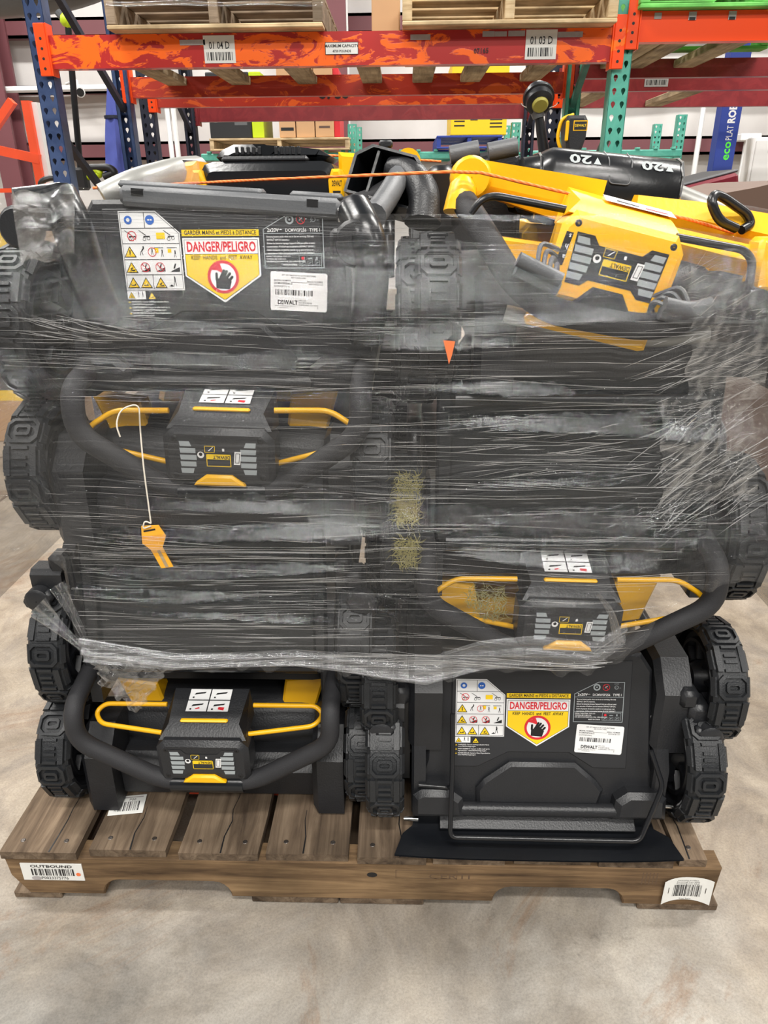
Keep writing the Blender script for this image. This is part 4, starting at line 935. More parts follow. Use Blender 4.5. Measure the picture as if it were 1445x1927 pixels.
def serial(parent):
    b = MB(); b.m = FRONT; wd, h = .080, .052; r = .003
    poly = []
    for cx_, cy_, a in ((wd-r, r, -90), (wd-r, h-r, 0), (r, h-r, 90), (r, r, 180)):
        for k in range(4): t = radians(a+30*k); poly.append((cx_+r*cos(t), cy_+r*sin(t)))
    b.mat(M_WHITE); b.flat(poly, 0); b.mat(M_INK)
    b.text('EST. 20 V MAX 5.0 Ah LI-ION BATTERIES', wd/2, h-.005, .0019, .0003, 'C', 1, .01); b.text('SEE MODEL LABEL', wd/2, h-.008, .0019, .0003, 'C')
    b.text('MODEL NUMBER', .005, h-.0125, .0022, .0003, 'L', 1, .01); b.text('DCMWSP256U2', .005, h-.0165, .0026, .0003, 'L', 1, .01); b.text('DCMWSP256U2', .005, h-.0205, .0022, .0003)
    b.text('SERIAL NUMBER', wd-.006, h-.0125, .0022, .0003, 'R', 1, .01); b.text('100104781157', wd-.006, h-.0160, .0024, .0003, 'R'); b.rect(.028, h-.0135, .052, h-.0131, .0003)
    barcode(b, .007, wd-.020, h-.031, h-.0235, .0003, 77, 30)
    b.text('DEWALT', .010, .0085, .0058, .0003, 'L', .85, .03); b.text('DEWALT INDUSTRIAL TOOL CO.', .006, .0055, .0014, .0003); b.text('www.dewalt.com', .012, .0032, .0014, .0003)
    b.text('MFG CO.', .040, .0135, .0019, .0003); b.text('P.O. BOX 80100', .040, .0105, .0019, .0003); b.text('CLEVELAND, OH 44101', .040, .0075, .0019, .0003); b.text('5', wd-.014, .004, .0026, .0003)
    o = b.build('serial_label', parent, smooth=0); o['label'] = 'white serial number label with a barcode'; return o

def scaled(poly, s): return [(x*s, y*s) for x, y in poly]
def deck(parent, wd=.444, y0=.10, y1=.86, z0=.045, z1=.175):
    b = MB(); b.mat(M_BLACK)
    # skirted deck: loft of rounded rectangles
    rings = []; n = 8
    for (z, gx, gy) in ((z0, 0, 0), (z0+.05, .006, .006), (z1-.03, .012, .02), (z1-.006, .03, .05), (z1, .05, .075)):
        xa, ya, yb = wd/2-gx, y0+gy, y1-gy; r = .05; ring = []
        for cx_, cy_, a in ((xa-r, ya+r, -90), (xa-r, yb-r, 0), (-xa+r, yb-r, 90), (-xa+r, ya+r, 180)):
            for k in range(5): t = radians(a+22.5*k); ring.append((cx_+r*cos(t), cy_+r*sin(t), z))
        rings.append(ring)
    k = len(rings[0]); vs = [v for r_ in rings for v in r_]
    b.add(vs, [(r_*k+i, r_*k+(i+1) % k, (r_+1)*k+(i+1) % k, (r_+1)*k+i) for r_ in range(len(rings)-1) for i in range(k)]+[tuple(range(len(vs)-k, len(vs))), tuple(range(k))[::-1]])
    return b.build('deck', parent, 40)

def door_panel(root, lab, glossy=False, top=.285, tilt=22, y0=.055, z0=.03, labels=None):
    """sloping rear discharge door. Local plane: x across, z up the slope, -y towards the viewer."""
    th = radians(tilt)
    b = MB(); b.mat(M_BLACKG if glossy else M_BLACK)
    w0, w1 = .205, .185
    b.prism([(-w0, .0), (w0, .0), (w0, .05), (w0-.012, .09), (w1, top-.03), (w1-.02, top), (-w1+.02, top), (-w1, top-.03), (-w0+.012, .09), (-w0, .05)], 0, .03, .006)
    d = b.build('rear_door', root, 30, loc=(0, y0, z0), rot=(-th, 0, 0))
    if not glossy:
        c = MB(); c.mat(M_PLATE); zb = .090
        c.prism([(-.150, top-.012), (-.150, zb-.012), (-.104, zb-.012), (-.052, zb+.016), (.052, zb+.016), (.094, zb-.012), (.150, zb-.012), (.150, top-.012)], -.0022, .0, .0012); c.build('label_plate', d, 30)
        c = MB(); c.mat(M_BLACK); c.prism([(-.104, .012), (.104, .012), (.112, .040), (.098, .058), (.062, .090), (-.05, .090), (-.092, .058), (-.106, .040)], -.012, .002, .006); c.build('raised_panel', d, 30)
        for s in (-1, 1):
            c = MB(); c.mat(M_BLACK); c.prism([(s*.125, -.005), (s*.215, -.005), (s*.215, .035), (s*.20, .045), (s*.15, .045), (s*.13, .03)], -.03, .004, .009); c.build('corner_block', d, 30)
        c = MB(); c.mat(M_BLACK); c.tube([(-.168, -.014, .006), (.168, -.014, .006)], .012, 12); c.build('bottom_bar', d, 40)
    else:
        c = MB(); c.mat(M_BLACKG); c.tube([(-.19, -.006, .02), (.19, -.006, .02)], .014, 12); c.build('bottom_bar', d, 40)
        c = MB(); c.mat(M_BLACKG); c.tube([(-.18, -.004, top*.72), (.18, -.004, top*.72)], .012, 12); c.build('rib', d, 40)
        for s in (-1, 1): c = MB(); c.mat(M_BLACKG); c.cbox(s*.195-.012, s*.195+.012, -.012, .006, .02, top-.04, .005); c.build('side_rail', d, 40)
    return d
def place_labels(d, zb, xs=0.0, zs=0.0):
    o, q = warnings(d); o.location = q.location = (-.143+xs, -.0028, zb+.023+zs)
    o = danger(d); o.location = (-.004+xs, -.0028, zb+zs+.006)
    o = spec(d); o.location = (.056+xs, -.0028, zb+.052+zs)
    o = serial(d); o.location = (.060+xs, -.0030, zb-.004+zs); o.rotation_euler = (0, radians(3), 0)
def knob_bracket(root, s, x, y, z, tall=.16):
    b = MB(); b.mat(M_PAINT)
    b.prism([(y-.01, z-tall), (y+.03, z-tall), (y+.045, z-.05), (y+.05, z+.03), (y+.02, z+.05), (y-.012, z+.02), (y-.005, z-.06)], x-.012, x+.012, .003, 'YZ')
    o = b.build('handle_bracket', root, 30)
    c = MB(); c.mat(M_BLACK)
    c.cbox(x+s*.006, x+s*.042, y-.035, y+.01, z-.022, z+.022, .008); c.cbox(min(x-s*.01, x+s*.02), max(x-s*.01, x+s*.02), y-.03, y+.008, z+.012, z+.046, .007)
    c.build('clamp', o, 40)
    k = MB(); k.mat(M_BLACK); k.lathe([(-.012, .001), (-.012, .017), (-.009, .021), (.009, .021), (.012, .017), (.012, .001)], 18, 'Y'); k.cbox(-.009 if s > 0 else -.04, .04 if s < 0 else .009, -.01, .01, -.008, .008, .003) if False else None
    k.cbox(-.026, .026, -.009, .009, -.009, .009, .004); k.build('knob', o, 40, loc=(x+s*.036, y-.045, z-.024), rot=(0, radians(20*s), 0))
    return o
def mower_rear(name_label, X, z0, Yf, glossy=False, lean=0, wheels_dx=.27, group=None, top=.285, tilt=22, knobs=(1, 1), spin=0.0, dz=0):
    t = thing('lawn_mower', name_label, 'lawn mower', (X, Yf, z0), (0, 0, lean))
    R = .118
    for s in (-1, 1): wheel(t, 'rear', (s*wheels_dx, R, R+.006), spin+s*.11)
    for s in (-1, 1): wheel(t, 'front', (s*(wheels_dx-.005), .80, .109), spin*1.3)
    deck(t)
    d = door_panel(t, None, glossy, top, tilt, z0=.045+dz)
    for s in (-1, 1):
        if knobs[0 if s < 0 else 1]: knob_bracket(t, s, s*.232, .10, .235+dz*.6)
        b = MB(); b.mat(M_PAINT); b.tube(fillet([(s*.238, .13, .19+dz*.6), (s*.238, .15, .262+dz*.3), (s*.232, .70, .262)], .04), .0125, 10); b.build('handle_tube', t, 60)
    b = MB(); b.mat(M_PAINT); b.tube([(-wheels_dx+.02, R, R), (wheels_dx-.02, R, R)], .009, 10); b.build('axle', t, 60)
    for s in (-1, 1): b = MB(); b.mat(M_BLACK); b.prism([(.05, .03), (.2, .03), (.24, .10), (.2, .19), (.1, .21), (.055, .13)], s*.205-.012, s*.205+.012, .004, 'YZ'); b.build('side_plate', t, 30)
    return t, d

def control_box(root, cx, z, y, hb=.082, wb=.154, col=None, rot=(0, 0, 0), rise=1.0, lite=None, bail=True, sticker=True, depth=.10):
    """control head: face towards -y, origin at the lower middle of the face"""
    col = col or M_BLACK
    b = MB(); b.mat(col)
    W2 = wb/2
    # front shell (rounded face) and sloping hood above it
    b.prism([(-W2+.006, 0), (W2-.006, 0), (W2, .012), (W2, hb*.82), (W2-.014, hb), (-W2+.014, hb), (-W2, hb*.82), (-W2, .012)], 0, .05, .008)
    hood = [(-W2+.004, .012, hb-.004), (W2-.004, .012, hb-.004), (W2-.018, .03, hb+.016*rise), (-W2+.018, .03, hb+.016*rise), (W2-.012, depth, hb+.034*rise), (-W2+.012, depth, hb+.034*rise), (-W2+.008, depth, hb-.02), (W2-.008, depth, hb-.02)]
    b.add(hood, [(0, 1, 2, 3), (3, 2, 4, 5), (5, 4, 7, 6), (0, 3, 5, 6), (1, 7, 4, 2), (0, 6, 7, 1)])
    o = b.build('control_box', root, 35, loc=(cx, y, z), rot=rot)
    f = MB(); f.m = Matrix.Translation((0, -.0006, 0)) @ FRONT
    # display panel
    k = min(hb/.082, wb/.154*1.05); cz = hb*.52
    f.mat(M_INK if col is M_YEL else M_PLATE)
    P = [(-.052, -.030), (-.034, -.030), (-.026, -.022), (.026, -.022), (.036, -.030), (.053, -.030), (.055, .022), (.055, .026), (.034, .026), (.026, .017), (-.026, .017), (-.034, .026), (-.055, .026)]
    f.flat([(x*k, cz+yy*k) for x, yy in P], 0)
    f.mat(M_LGREY)
    for i in range(5):
        yy = cz+(.0185-.0098*i)*k
        xi = (.036, .031, .030, .031, .036)[i]
        for s in (-1, 1):
            q = [(s*.052*k, yy-.0036*k), (s*xi*k, yy-.0036*k), (s*(xi+(.003 if i == 0 else (-.002 if i == 4 else 0)))*k, yy+.0036*k), (s*.053*k, yy+.0036*k)]; f.flat(q, .0004)
    f.mat(M_LYEL); f.rect(-.016*k, cz-.003*k, .017*k, cz+.004*k, .0005); f.frame([(-.016*k, cz-.013*k), (.017*k, cz-.013*k), (.017*k, cz+.004*k), (-.016*k, cz+.004*k)], .001*k, .0006)
    f.frame([(-.018*k, cz+.007*k), (-.005*k, cz+.007*k), (-.004*k, cz+.016*k), (-.018*k, cz+.016*k)], .0007*k, .0006)
    f.mat(M_INK); f.text('DEWALT', .0165*k, cz+.0025*k, .0048*k, .0008, 'L', .85, .02, rot=pi)
    f.mat(M_WHITE); f.flat([(-.014*k, cz+.009*k), (-.012*k, cz+.009*k), (-.006*k, cz+.015*k), (-.007*k, cz+.015*k)], .0007)
    f.disc(-.024*k, cz+.003*k, .0048*k, .0006, 14); f.rect(.006*k, cz+.009*k, .009*k, cz+.013*k, .0006)
    pr = [(.021*k, cz-.010*k), (.030*k, cz-.010*k), (.032*k, cz+.009*k), (.023*k, cz+.009*k)]; f.flat(pr, .0006); f.mat(M_INK); f.frame([(.0232*k, cz-.007*k), (.0285*k, cz-.007*k), (.0300*k, cz+.0065*k), (.0248*k, cz+.0065*k)], .0007*k, .0008)
    f.mat(M_INK); f.disc(-.024*k, cz+.004*k, .0026*k, .0008, 10)
    f.build('display_panel', o, smooth=0)
    for sx_, sz_ in ((-W2+.018, hb-.014), (W2-.018, hb-.014), (-W2+.016, .014), (W2-.016, .014)):
        s = MB(); s.mat(M_INK); s.lathe([(-.0012, .001), (-.0012, .0028), (-.0002, .0044), (.0015, .0044)], 12, 'Y'); s.build('screw', o, loc=(sx_, 0, sz_))
    g = MB(); g.mat(M_YEL if col is not M_YEL else M_BLACK); hh = .017 if col is not M_YEL else .026
    g.prism([(-.036*k, .001), (.036*k, .001), (.033*k, .006), (.018*k, hh), (-.018*k, hh), (-.033*k, .006)], -.006, .004, .003); g.build('release_tab', o, 30)
    if sticker:
        s = MB(); s.m = Matrix(((1, 0, 0, 0), (0, cos(.26), -sin(.26), .05), (0, sin(.26), cos(.26), hb+.0225), (0, 0, 0, 1)))
        s.mat(M_WHITE)
        for ix in (0, 1):
            for iy, (ya, yb) in enumerate(((.002, .024), (.026, .048))): s.rect(-.036+ix*.037, ya, -.001+ix*.037, yb, .0004)
        s.mat(M_INK)
        for ix in (0, 1):
            for iy in (0, 1):
                x, yy = -.030+ix*.037, .008+iy*.024; s.flat([(x+.002, yy+.004), (x+.020, yy+.007), (x+.022, yy+.010), (x+.004, yy+.008)], .0007); s.rect(x, yy-.003, x+.003, yy, .0007)
        s.mat(M_RED); s.flat([(.018, .006), (.028, .004), (.029, .010), (.019, .011)], .0008); s.flat([(-.020, .006), (-.013, .008), (-.014, .010), (-.021, .008)], .0008)
        q = s.build('instruction_sticker', o, smooth=0)
        g = MB(); g.mat(M_YEL); g.cbox(-.040, .040, .030, .038, hb+.0165, hb+.0215, .002); g.build('yellow_strip', o, 30)
    return o
def mower_front(name_label, X, z0, Yf, hz=0, bh=.02, bx=0, boxx=0, yellow=False, rot=0, hw=.213, wheels_dx=.268, boxrot=0, spin=0.0, lean=0):
    t = thing('lawn_mower', name_label, 'lawn mower', (X, Yf, z0), (0, 0, lean)); R = .103
    for s in (-1, 1): wheel(t, 'front', (s*wheels_dx, R, R+.006), spin+s*.13)
    for s in (-1, 1): wheel(t, 'rear', (s*(wheels_dx+.003), .78, .125), spin)
    deck(t, .444, .26 if hz > .05 else .11, .84, .08 if hz > .05 else .035, .17)
    for s in (-1, 1):
        b = MB(); b.mat(M_BLACK); b.prism([(.03, .005), (.19, .005), (.22, .05), (.2, .13), (.15, .165), (.08, .165), (.035, .12)], s*.205-.028, s*.205+.028, .01, 'YZ'); b.build('wheel_arch', t, 30)
    if hz < .05: b = MB(); b.mat(M_BLACK); b.prism([(.06, .02), (.06, .07), (.09, .09), (.12, .09), (.12, .02)], -.18, .18, .006, 'YZ'); b.build('front_bumper', t, 30)
    if True:
        b = MB(); b.mat(M_YEL); b.prism([(.22, .14), (.26, .185), (.30, .215), (.62, .215), (.66, .14)], -.13, .13, .015, 'YZ'); b.build('motor_cover', t, 30)
        for s, q in ((-1, 0), (1, .012)):
            b = MB(); b.mat(M_YEL); b.prism([(s*.17, .13+hz*.5), (s*.105, .12+hz*.5), (s*.12, .195+q+hz*.5), (s*.195, .205+q+hz*.5)], .15, .19, .004); b.build('yellow_lug', t, 30)
    if not yellow:
        y = 0.0; zt = .252+hz; zb = .192+hz; zl = .107+hz
        b = MB(); b.mat(M_FOAM)
        pth = [(-hw-.006, .70, zt+.03), (-hw-.002, .10, zt+.018), (-hw, y+.005, zt), (-hw, y, zb), (-.075, y, zl), (.075, y, zl), (hw, y, zb), (hw, y+.005, zt), (hw+.002, .10, zt+.018), (hw+.006, .70, zt+.03)]
        b.tube([(p[0]+boxx, p[1], p[2]) for p in fillet(pth, .035, 6)], .0155, 14); h = b.build('handle', t, 60)
        c = MB(); c.mat(M_BLACKG); c.tube([(boxx-.062, y, zl-.001), (boxx+.062, y, zl-.001)], .0175, 14); c.build('centre_clamp', h, 60)
        o = control_box(t, boxx, zl+.014, y-.016, rot=(0, boxrot, 0))
        for s in (-1, 1):
            b = MB(); b.mat(M_YELW); zc = zl+.082
            if bh > .03: pth = [(s*.075, y+.03, zc+.028), (s*(hw-.045), y+.03, zc+.028), (s*(hw-.008), y+.02, zc+.006), (s*(hw-.012), y+.01, zc-bh*.3), (s*.072, y+.025, zc-bh)]
            else: pth = [(s*.075, y+.06, zc+.032), (s*(hw-.03), y+.06, zc+.032), (s*(hw-.016), y+.05, zc+.022), (s*(hw-.03), y+.03, zc+.014), (s*.072, y+.02, zc+.004)]
            b.tube([(p[0]+boxx, p[1], p[2]) for p in fillet(pth, .015, 4)], .0042, 8); b.build('bail_wire', t, 60)
        c = MB(); c.mat(M_PAINT); c.tube([(-.20+boxx, .10, zt+.02), (.20+boxx, .10, zt+.02)], .011, 10); c.build('cross_tube', t, 60)
    return t
# ---------------------------------------------------------------- the eight mowers
mL1 = mower_front('bottom left lawn mower, handle front, its black control box and thin yellow bail uncovered', -.262, PZ, .055, boxx=.005, spin=.1)
mR1, d = mower_rear('bottom right lawn mower, rear side front, danger labels and black rubber flap uncovered', .308, PZ, .012, knobs=(1, 1), spin=.05, tilt=13, wheels_dx=.262)
place_labels(d, .112)
# trailing flap and wire guard of the bottom right mower
b = MB(); b.mat(M_FLAP); n = 10; vs = []
pr = [(.085, .045, .195), (.07, .026, .2), (.045, .010, .205), (.02, .0065, .222), (-.018, .006, .236)]
for k, (y, z, hw_) in enumerate(pr):
    for j in range(n+1):
        u = -1+2*j/n; c_ = abs(u)**4*(.012 if k > 2 else .0)
        vs.append((u*(hw_+.005), y-.012*(1-u*u)*(k/4)*.2, z+c_*(.4 if k == 4 else 1)))
fs = [(k*(n+1)+j, k*(n+1)+j+1, (k+1)*(n+1)+j+1, (k+1)*(n+1)+j)[::-1] for k in range(len(pr)-1) for j in range(n)]
b.add(vs, fs); nv = len(vs); b.add([(x, y, z-.003) for x, y, z in vs], [f[::-1] for f in fs])
o = b.build('trailing_flap', mR1, 60, loc=(-.005, 0, 0)); o['label'] = 'wide black rubber flap lying on the pallet deck'
b = MB(); b.mat(M_BLACK); b.cbox(-.168, .168, .0, .003, -.02, .02, .001); b.build('flap_strip', mR1, loc=(0, .045, .032), rot=(radians(-58), 0, 0))
b = MB(); b.mat(M_PAINT)
wp = [(-.20, .06, .11), (-.148, .035, .112), (-.150, .02, .20), (-.150, .018, .09), (-.150, -.012, .028), (.160, -.014, .030), (.195, .02, .105), (.172, .04, .19)]
b.tube(fillet([(-.150, .07, .235), (-.150, .035, .14), (-.153, -.008, .042), (.160, -.010, .042), (.197, .025, .128), (.178, .05, .18)], .012, 4), .0042, 8)
b.tube(fillet([(-.205, .05, .098), (-.152, .045, .098), (-.150, .03, .12)], .008), .004, 8); b.build('wire_guard', mR1, 60)
b = MB(); b.mat(M_WHITE); b.m = FRONT; b.rect(-.004, -.026, .004, .026, 0); b.mat(M_INK)
for k in range(8): b.rect(-.0015, -.021+.005*k, .0015, -.018+.005*k, .0003)
b.build('serial_strip', mR1, smooth=0, loc=(.192, .095, .19), rot=(0, radians(-3), 0))
b = MB(); b.mat(M_CHROME); b.tube([(.195, .05, .06), (.232, .05, .058)], .004, 8); b.tube([(-.23, .05, .02), (-.205, .05, .02)], .004, 8); b.build('pin', mR1, 60)

mL2, d = mower_rear('left lawn mower second from the bottom, glossy black rear with no labels', -.260, .300, .085, wheels_dx=.256, glossy=True, knobs=(1, 1), top=.30, dz=.045, tilt=12, spin=.2)
mR2 = mower_front('right lawn mower second from the bottom, control box and wide yellow bail', .318, .272, .055, hz=.122, bh=.055, boxx=.005, wheels_dx=.282, boxrot=radians(1.5), spin=.3)
mL3 = mower_front('left lawn mower third from the bottom, control box and wide yellow bail behind film', -.222, .655, .07, hz=-.002, bh=.05, boxx=.040, hw=.198, wheels_dx=.252, boxrot=radians(2), spin=.2)
mR3, d = mower_rear('right lawn mower third from the bottom, plain black rear behind film', .330, .53, .07, wheels_dx=.258, glossy=True, knobs=(0, 0), top=.33, dz=.06, tilt=8, spin=.15)
mL4, d = mower_rear('top left lawn mower, danger labels behind film and black battery box on top', -.190, .845, .11, knobs=(0, 0), top=.254, tilt=4, dz=.0, spin=.3, wheels_dx=.285)
place_labels(d, .112, .015)

# top left mower: upper brackets, battery box, tubes
def loc4(px, py, Y, o=mL4): return W(px, py, Y)-o.location
A = loc4
b = MB(); b.mat(M_BLACKG)
p0 = A(20, 378, .08); p1 = A(125, 372, .10)
b.tube([A(30, 385, .10), A(120, 378, .13)], [.020, .023], 12); b.tube(fillet([A(110, 372, .12), A(135, 420, .10), A(165, 520, .12), A(200, 600, .14)], .05), [.03]*1+[.028]*20 if False else .026, 12)
o = b.build('handle_bracket', mL4, 50)
b = MB(); b.mat(M_BLACK); p = A(42, 428, .07); b.lathe([(-.013, .001), (-.013, .022), (-.008, .026), (.008, .026), (.013, .022), (.013, .001)], 18, 'Y'); b.cbox(-.002, .042, -.011, .011, -.004, .022, .005); b.build('knob', o, 40, loc=p)
b = MB(); b.mat(M_BLACKG); b.tube(fillet([A(668, 398, .14), A(690, 440, .10), A(700, 500, .10), A(690, 640, .12)], .04), .024, 12); o = b.build('handle_bracket', mL4, 50)
b = MB(); b.mat(M_BLACK); p = A(672, 458, .10); b.lathe([(-.013, .001), (-.013, .026), (-.008, .030), (.008, .030), (.013, .026), (.013, .001)], 18, 'Y'); b.cbox(-.034, .0, -.011, .011, -.018, .018, .005); b.build('knob', o, 40, loc=p)
b = MB(); b.mat(M_GREYP)                                                     # bar along the top of the door with two slots
q0, q1 = A(222, 366, .17), A(640, 392, .17); L = (q1-q0).length; an = atan2(q1.z-q0.z, q1.x-q0.x)
mtx = Matrix.Translation(q0) @ Matrix.Rotation(-an, 4, 'Y')
b.m = mtx; b.cbox(0, L, -.0, .05, -.014, .012, .006); b.cbox(-.004, .19, .01, .06, .008, .018, .004); b.cbox(L-.07, L, .01, .06, .008, .018, .004)
b.mat(M_INK); b.box(.018, .034, -.001, .01, .0, .009); b.box(L-.045, L-.03, -.001, .01, .0, .009); b.m = Matrix.Identity(4); b.build('door_rail', mL4, 40)
# battery box
bb = MB(); bb.mat(M_BLACKG); Yb = .36; c0, c1 = A(377, 372, Yb), A(634, 372, Yb); zt_ = A(500, 303, Yb).z; zb_2 = A(500, 392, Yb).z; xa, xc = c0.x, c1.x; yb = Yb-mL4.location.y
bb.prism([(xa, zb_2), (xc, zb_2), (xc+.002, zt_-.02), (xc-.008, zt_-.004), (xc-.022, zt_), (xa+.022, zt_), (xa+.008, zt_-.004), (xa-.002, zt_-.02)], yb, yb+.22, .014); o = bb.build('battery_box', mL4, 40)
bb = MB(); bb.mat(M_BLACKG)
bb.prism([(xa+.03, zt_-.002), (xc-.03, zt_-.002), (xc-.012, zt_+.008), (xc-.03, zt_+.018), (xc-.075, zt_+.023), (xc-.11, zt_+.022), (xc-.125, zt_+.016), (xa+.115, zt_+.016), (xa+.10, zt_+.026), (xa+.05, zt_+.026), (xa+.03, zt_+.018), (xa+.02, zt_+.008)], yb+.035, yb+.21, .012); l_ = bb.build('battery_lid', o, 40)
bb = MB(); bb.mat(M_BLACK); bb.cbox(xa+.035, xc-.045, yb+.012, yb+.036, zt_-.002, zt_+.008, .004)
for k in range(5): bb.cbox(xa+.055+.009*k, xa+.060+.009*k, yb+.03, yb+.036, zt_+.010, zt_+.022, .001); bb.cbox(xc-.10+.009*k, xc-.095+.009*k, yb+.03, yb+.036, zt_+.010, zt_+.022, .001)
bb.build('lid_latch', o, 30)
for s, x in ((-1, xa), (1, xc)):
    g = MB(); g.mat(M_YEL); g.prism([(x-.010, zb_2), (x+.012, zb_2), (x+.013, zt_-.028), (x+.006, zt_-.012), (x-.006, zt_-.012), (x-.012, zt_-.028)], yb-.012, yb+.12, .004); g.build('side_trim', o, 30)
g = MB(); g.mat(M_INK); g.m = Matrix.Translation((xc+.001, yb-.0125, zt_-.03)) @ FRONT; g.text('DEWALT', -.007, -.006, .0075, 0, 'L', .35, .02)
for k in range(4): g.rect(-.006, -.016-.006*k, .006, -.013-.006*k, 0)
g.build('trim_print', o, smooth=0)
g = MB(); g.mat(M_YEL); p, q = A(305, 330, .42), A(368, 300, .42); y_ = .42-mL4.location.y; g.prism([(p.x, p.z-.03), (p.x, p.z), (p.x+.02, p.z+.018), (q.x, q.z-.002), (q.x, q.z-.06)], y_, y_+.16, .006)
g.build('motor_cover_top', mL4, 30)
g = MB(); g.mat(M_YEL); p, q = A(640, 292, .46), A(702, 345, .46); g.prism([(p.x, q.z), (q.x-.005, q.z), (q.x, p.z-.006), (q.x-.012, p.z+.0), (p.x, p.z+.003)], y_, y_+.16, .006); g.build('motor_cover_top', mL4, 30)
g = MB(); g.mat(M_SILVER); g.tube(fillet([A(195, 372, .32), A(250, 345, .34), A(330, 322, .42), A(372, 318, .5)], .05), .021, 12); g.build('silver_handle_tube', mL4, 60)
g = MB(); g.mat(M_INK); g.tube(fillet([A(300, 315, .40), A(325, 306, .42), A(372, 308, .44)], .02), .005, 8); g.build('cable', mL4, 60)
g = MB(); g.mat(M_GREYP); g.tube(fillet([A(705, 405, .2), A(730, 370, .26), A(752, 330, .34)], .05), .017, 12); g.mat(M_FOAM); g.tube([A(640, 392, .32), A(700, 372, .34), A(745, 345, .36)], .014, 12); g.build('lower_handle_tube', mL4, 60)
g = MB(); g.mat(M_CHROME); g.tube([A(640, 388, .18), A(662, 388, .15), A(662, 400, .14)], .0022, 6); g.cbox(*(lambda p: (p.x-.01, p.x+.004, p.y-.002, p.y+.0, p.z-.012, p.z+.006))(A(650, 400, .15)), .0005); g.build('hinge_pin', mL4, 60)

# ---------------------------------------------------------------- top right mower (yellow), tilted
mR4 = mower_front('top right lawn mower with a tilted yellow control box and grey levers', .405, .885, .09, yellow=True, spin=.25, wheels_dx=.285)
A = lambda px, py, Y: W(px, py, Y)-mR4.location
def P3(*a): return A(*a)
Yc = .085
c = A(1128, 597, Yc); tl = radians(13.5)
o = control_box(mR4, c.x, c.z+.008, c.y, hb=.108, wb=.160, col=M_YEL, rot=(0, tl, 0), sticker=False, depth=.10, rise=.8)
g = MB(); g.mat(M_INK); g.prism([(-.075, .042), (-.066, .042), (-.064, .082), (-.073, .082)], -.001, .002, .0005); g.mat(M_WHITE); g.m = Matrix.Translation((0, -.0015, 0)) @ FRONT
for k, ch in enumerate('sha'): g.text(ch, -.066, .080-.0125*k, .006, 0, 'L', 1, .02, rot=pi)
g.build('side_window', o, smooth=0)
g = MB(); g.mat(M_WHITE); g.m = Matrix.Translation((.02, .05, .1285)) @ Matrix.Rotation(.25, 4, 'X'); g.rect(-.045, 0, .05, .03, 0); g.mat(M_INK); g.flat([(-.03, .01), (.0, .008), (.002, .012), (-.028, .016)], .0004); g.mat(M_RED); g.rect(.01, .008, .04, .012, .0004); g.build('instruction_sticker', o, smooth=0)
# yellow lip beneath the box
g = MB(); g.mat(M_YEL); g.m = Matrix.Translation(c) @ Matrix.Rotation(tl, 4, 'Y')
g.prism([(-.078, .012), (.074, .012), (.074, -.028), (.066, -.031), (-.088, -.031), (-.092, -.024), (-.082, -.004)], .004, .03, .005); g.m = Matrix.Identity(4); g.build('front_lip', mR4, 30)
g = MB(); g.mat(M_FOAM)
hp = [A(868, 372, .2), A(905, 430, .13), A(965, 530, .09), A(1030, 585, .08), A(1215, 618, .085), A(1300, 600, .09), A(1440, 540, .12), A(1500, 505, .2)]
g.tube(fillet(hp, .05, 5), .0175, 14); g.build('handle', mR4, 60)
g = MB(); g.mat(M_SILVER); g.tube(fillet([A(950, 590, .12), A(1040, 612, .11), A(1200, 640, .11), A(1330, 628, .12)], .05), .012, 12); g.build('grey_tube', mR4, 60)
# grey levers either side of the box
for nm_, pts in (('left', [(975, 487), (1010, 505), (1055, 527)]), ('right', [(1250, 572), (1300, 583), (1340, 572)])):
    g = MB(); g.mat(M_GREYP); pp = [A(px, py, .055) for px, py in pts]
    for z_ in (0, .012): g.tube([p+Vector((0, .012*(z_ > 0), -z_)) for p in fillet(pp, .02)], .0095, 8)
    root_ = pp[1]; tgt = A(1052, 470, .09) if nm_ == 'left' else A(1222, 560, .09)
    for k in range(4):
        a_ = pp[1]+(pp[2]-pp[1])*(k*.25)*(1 if nm_ == 'left' else -.8)
        a2 = a_+Vector((.004, .012, .03-.004*k)) if nm_ == 'left' else a_+Vector((-.012-.006*k, .012, .028-.004*k))
        g.tube(fillet([a_, a2, tgt+Vector((0, 0, -.010*k))], .012, 4), .0030, 6)
    g.build('drive_lever', mR4, 50)
# yellow arms of the hood
g = MB(); g.mat(M_YEL); q0, q1 = A(872, 352, .24), A(1090, 395, .2); an = atan2(q1.z-q0.z, q1.x-q0.x)
g.tube([q0+Vector((.02, 0, .02)), q1+Vector((.03, 0, .018))], [.021, .026], 4); g.tube([q0+Vector((.03, .05, .012)), A(1100, 402, .3)], [.03, .03], 4)
o = g.build('yellow_frame', mR4, smooth=0)
g = MB(); g.mat(M_YEL); a_, b_ = A(872, 350, .2), A(862, 402, .19); g.tube([a_+(a_-b_).normalized()*.012, a_, a_.lerp(b_, .5), b_], [.009, .0185, .020, .021], 18); g.lathe([(-.02, .0), (-.02, .026), (.02, .026), (.02, 0)], 20, 'Y') if False else None; g.build('round_hinge_cap', mR4, 50)
g = MB(); g.mat(M_YEL); a_ = A(885, 335, .22); g.lathe([(-.02, .001), (-.02, .024), (-.014, .028), (.014, .028), (.02, .024), (.02, .001)], 22, 'Y'); g.build('hinge_ring', mR4, 40, loc=a_)
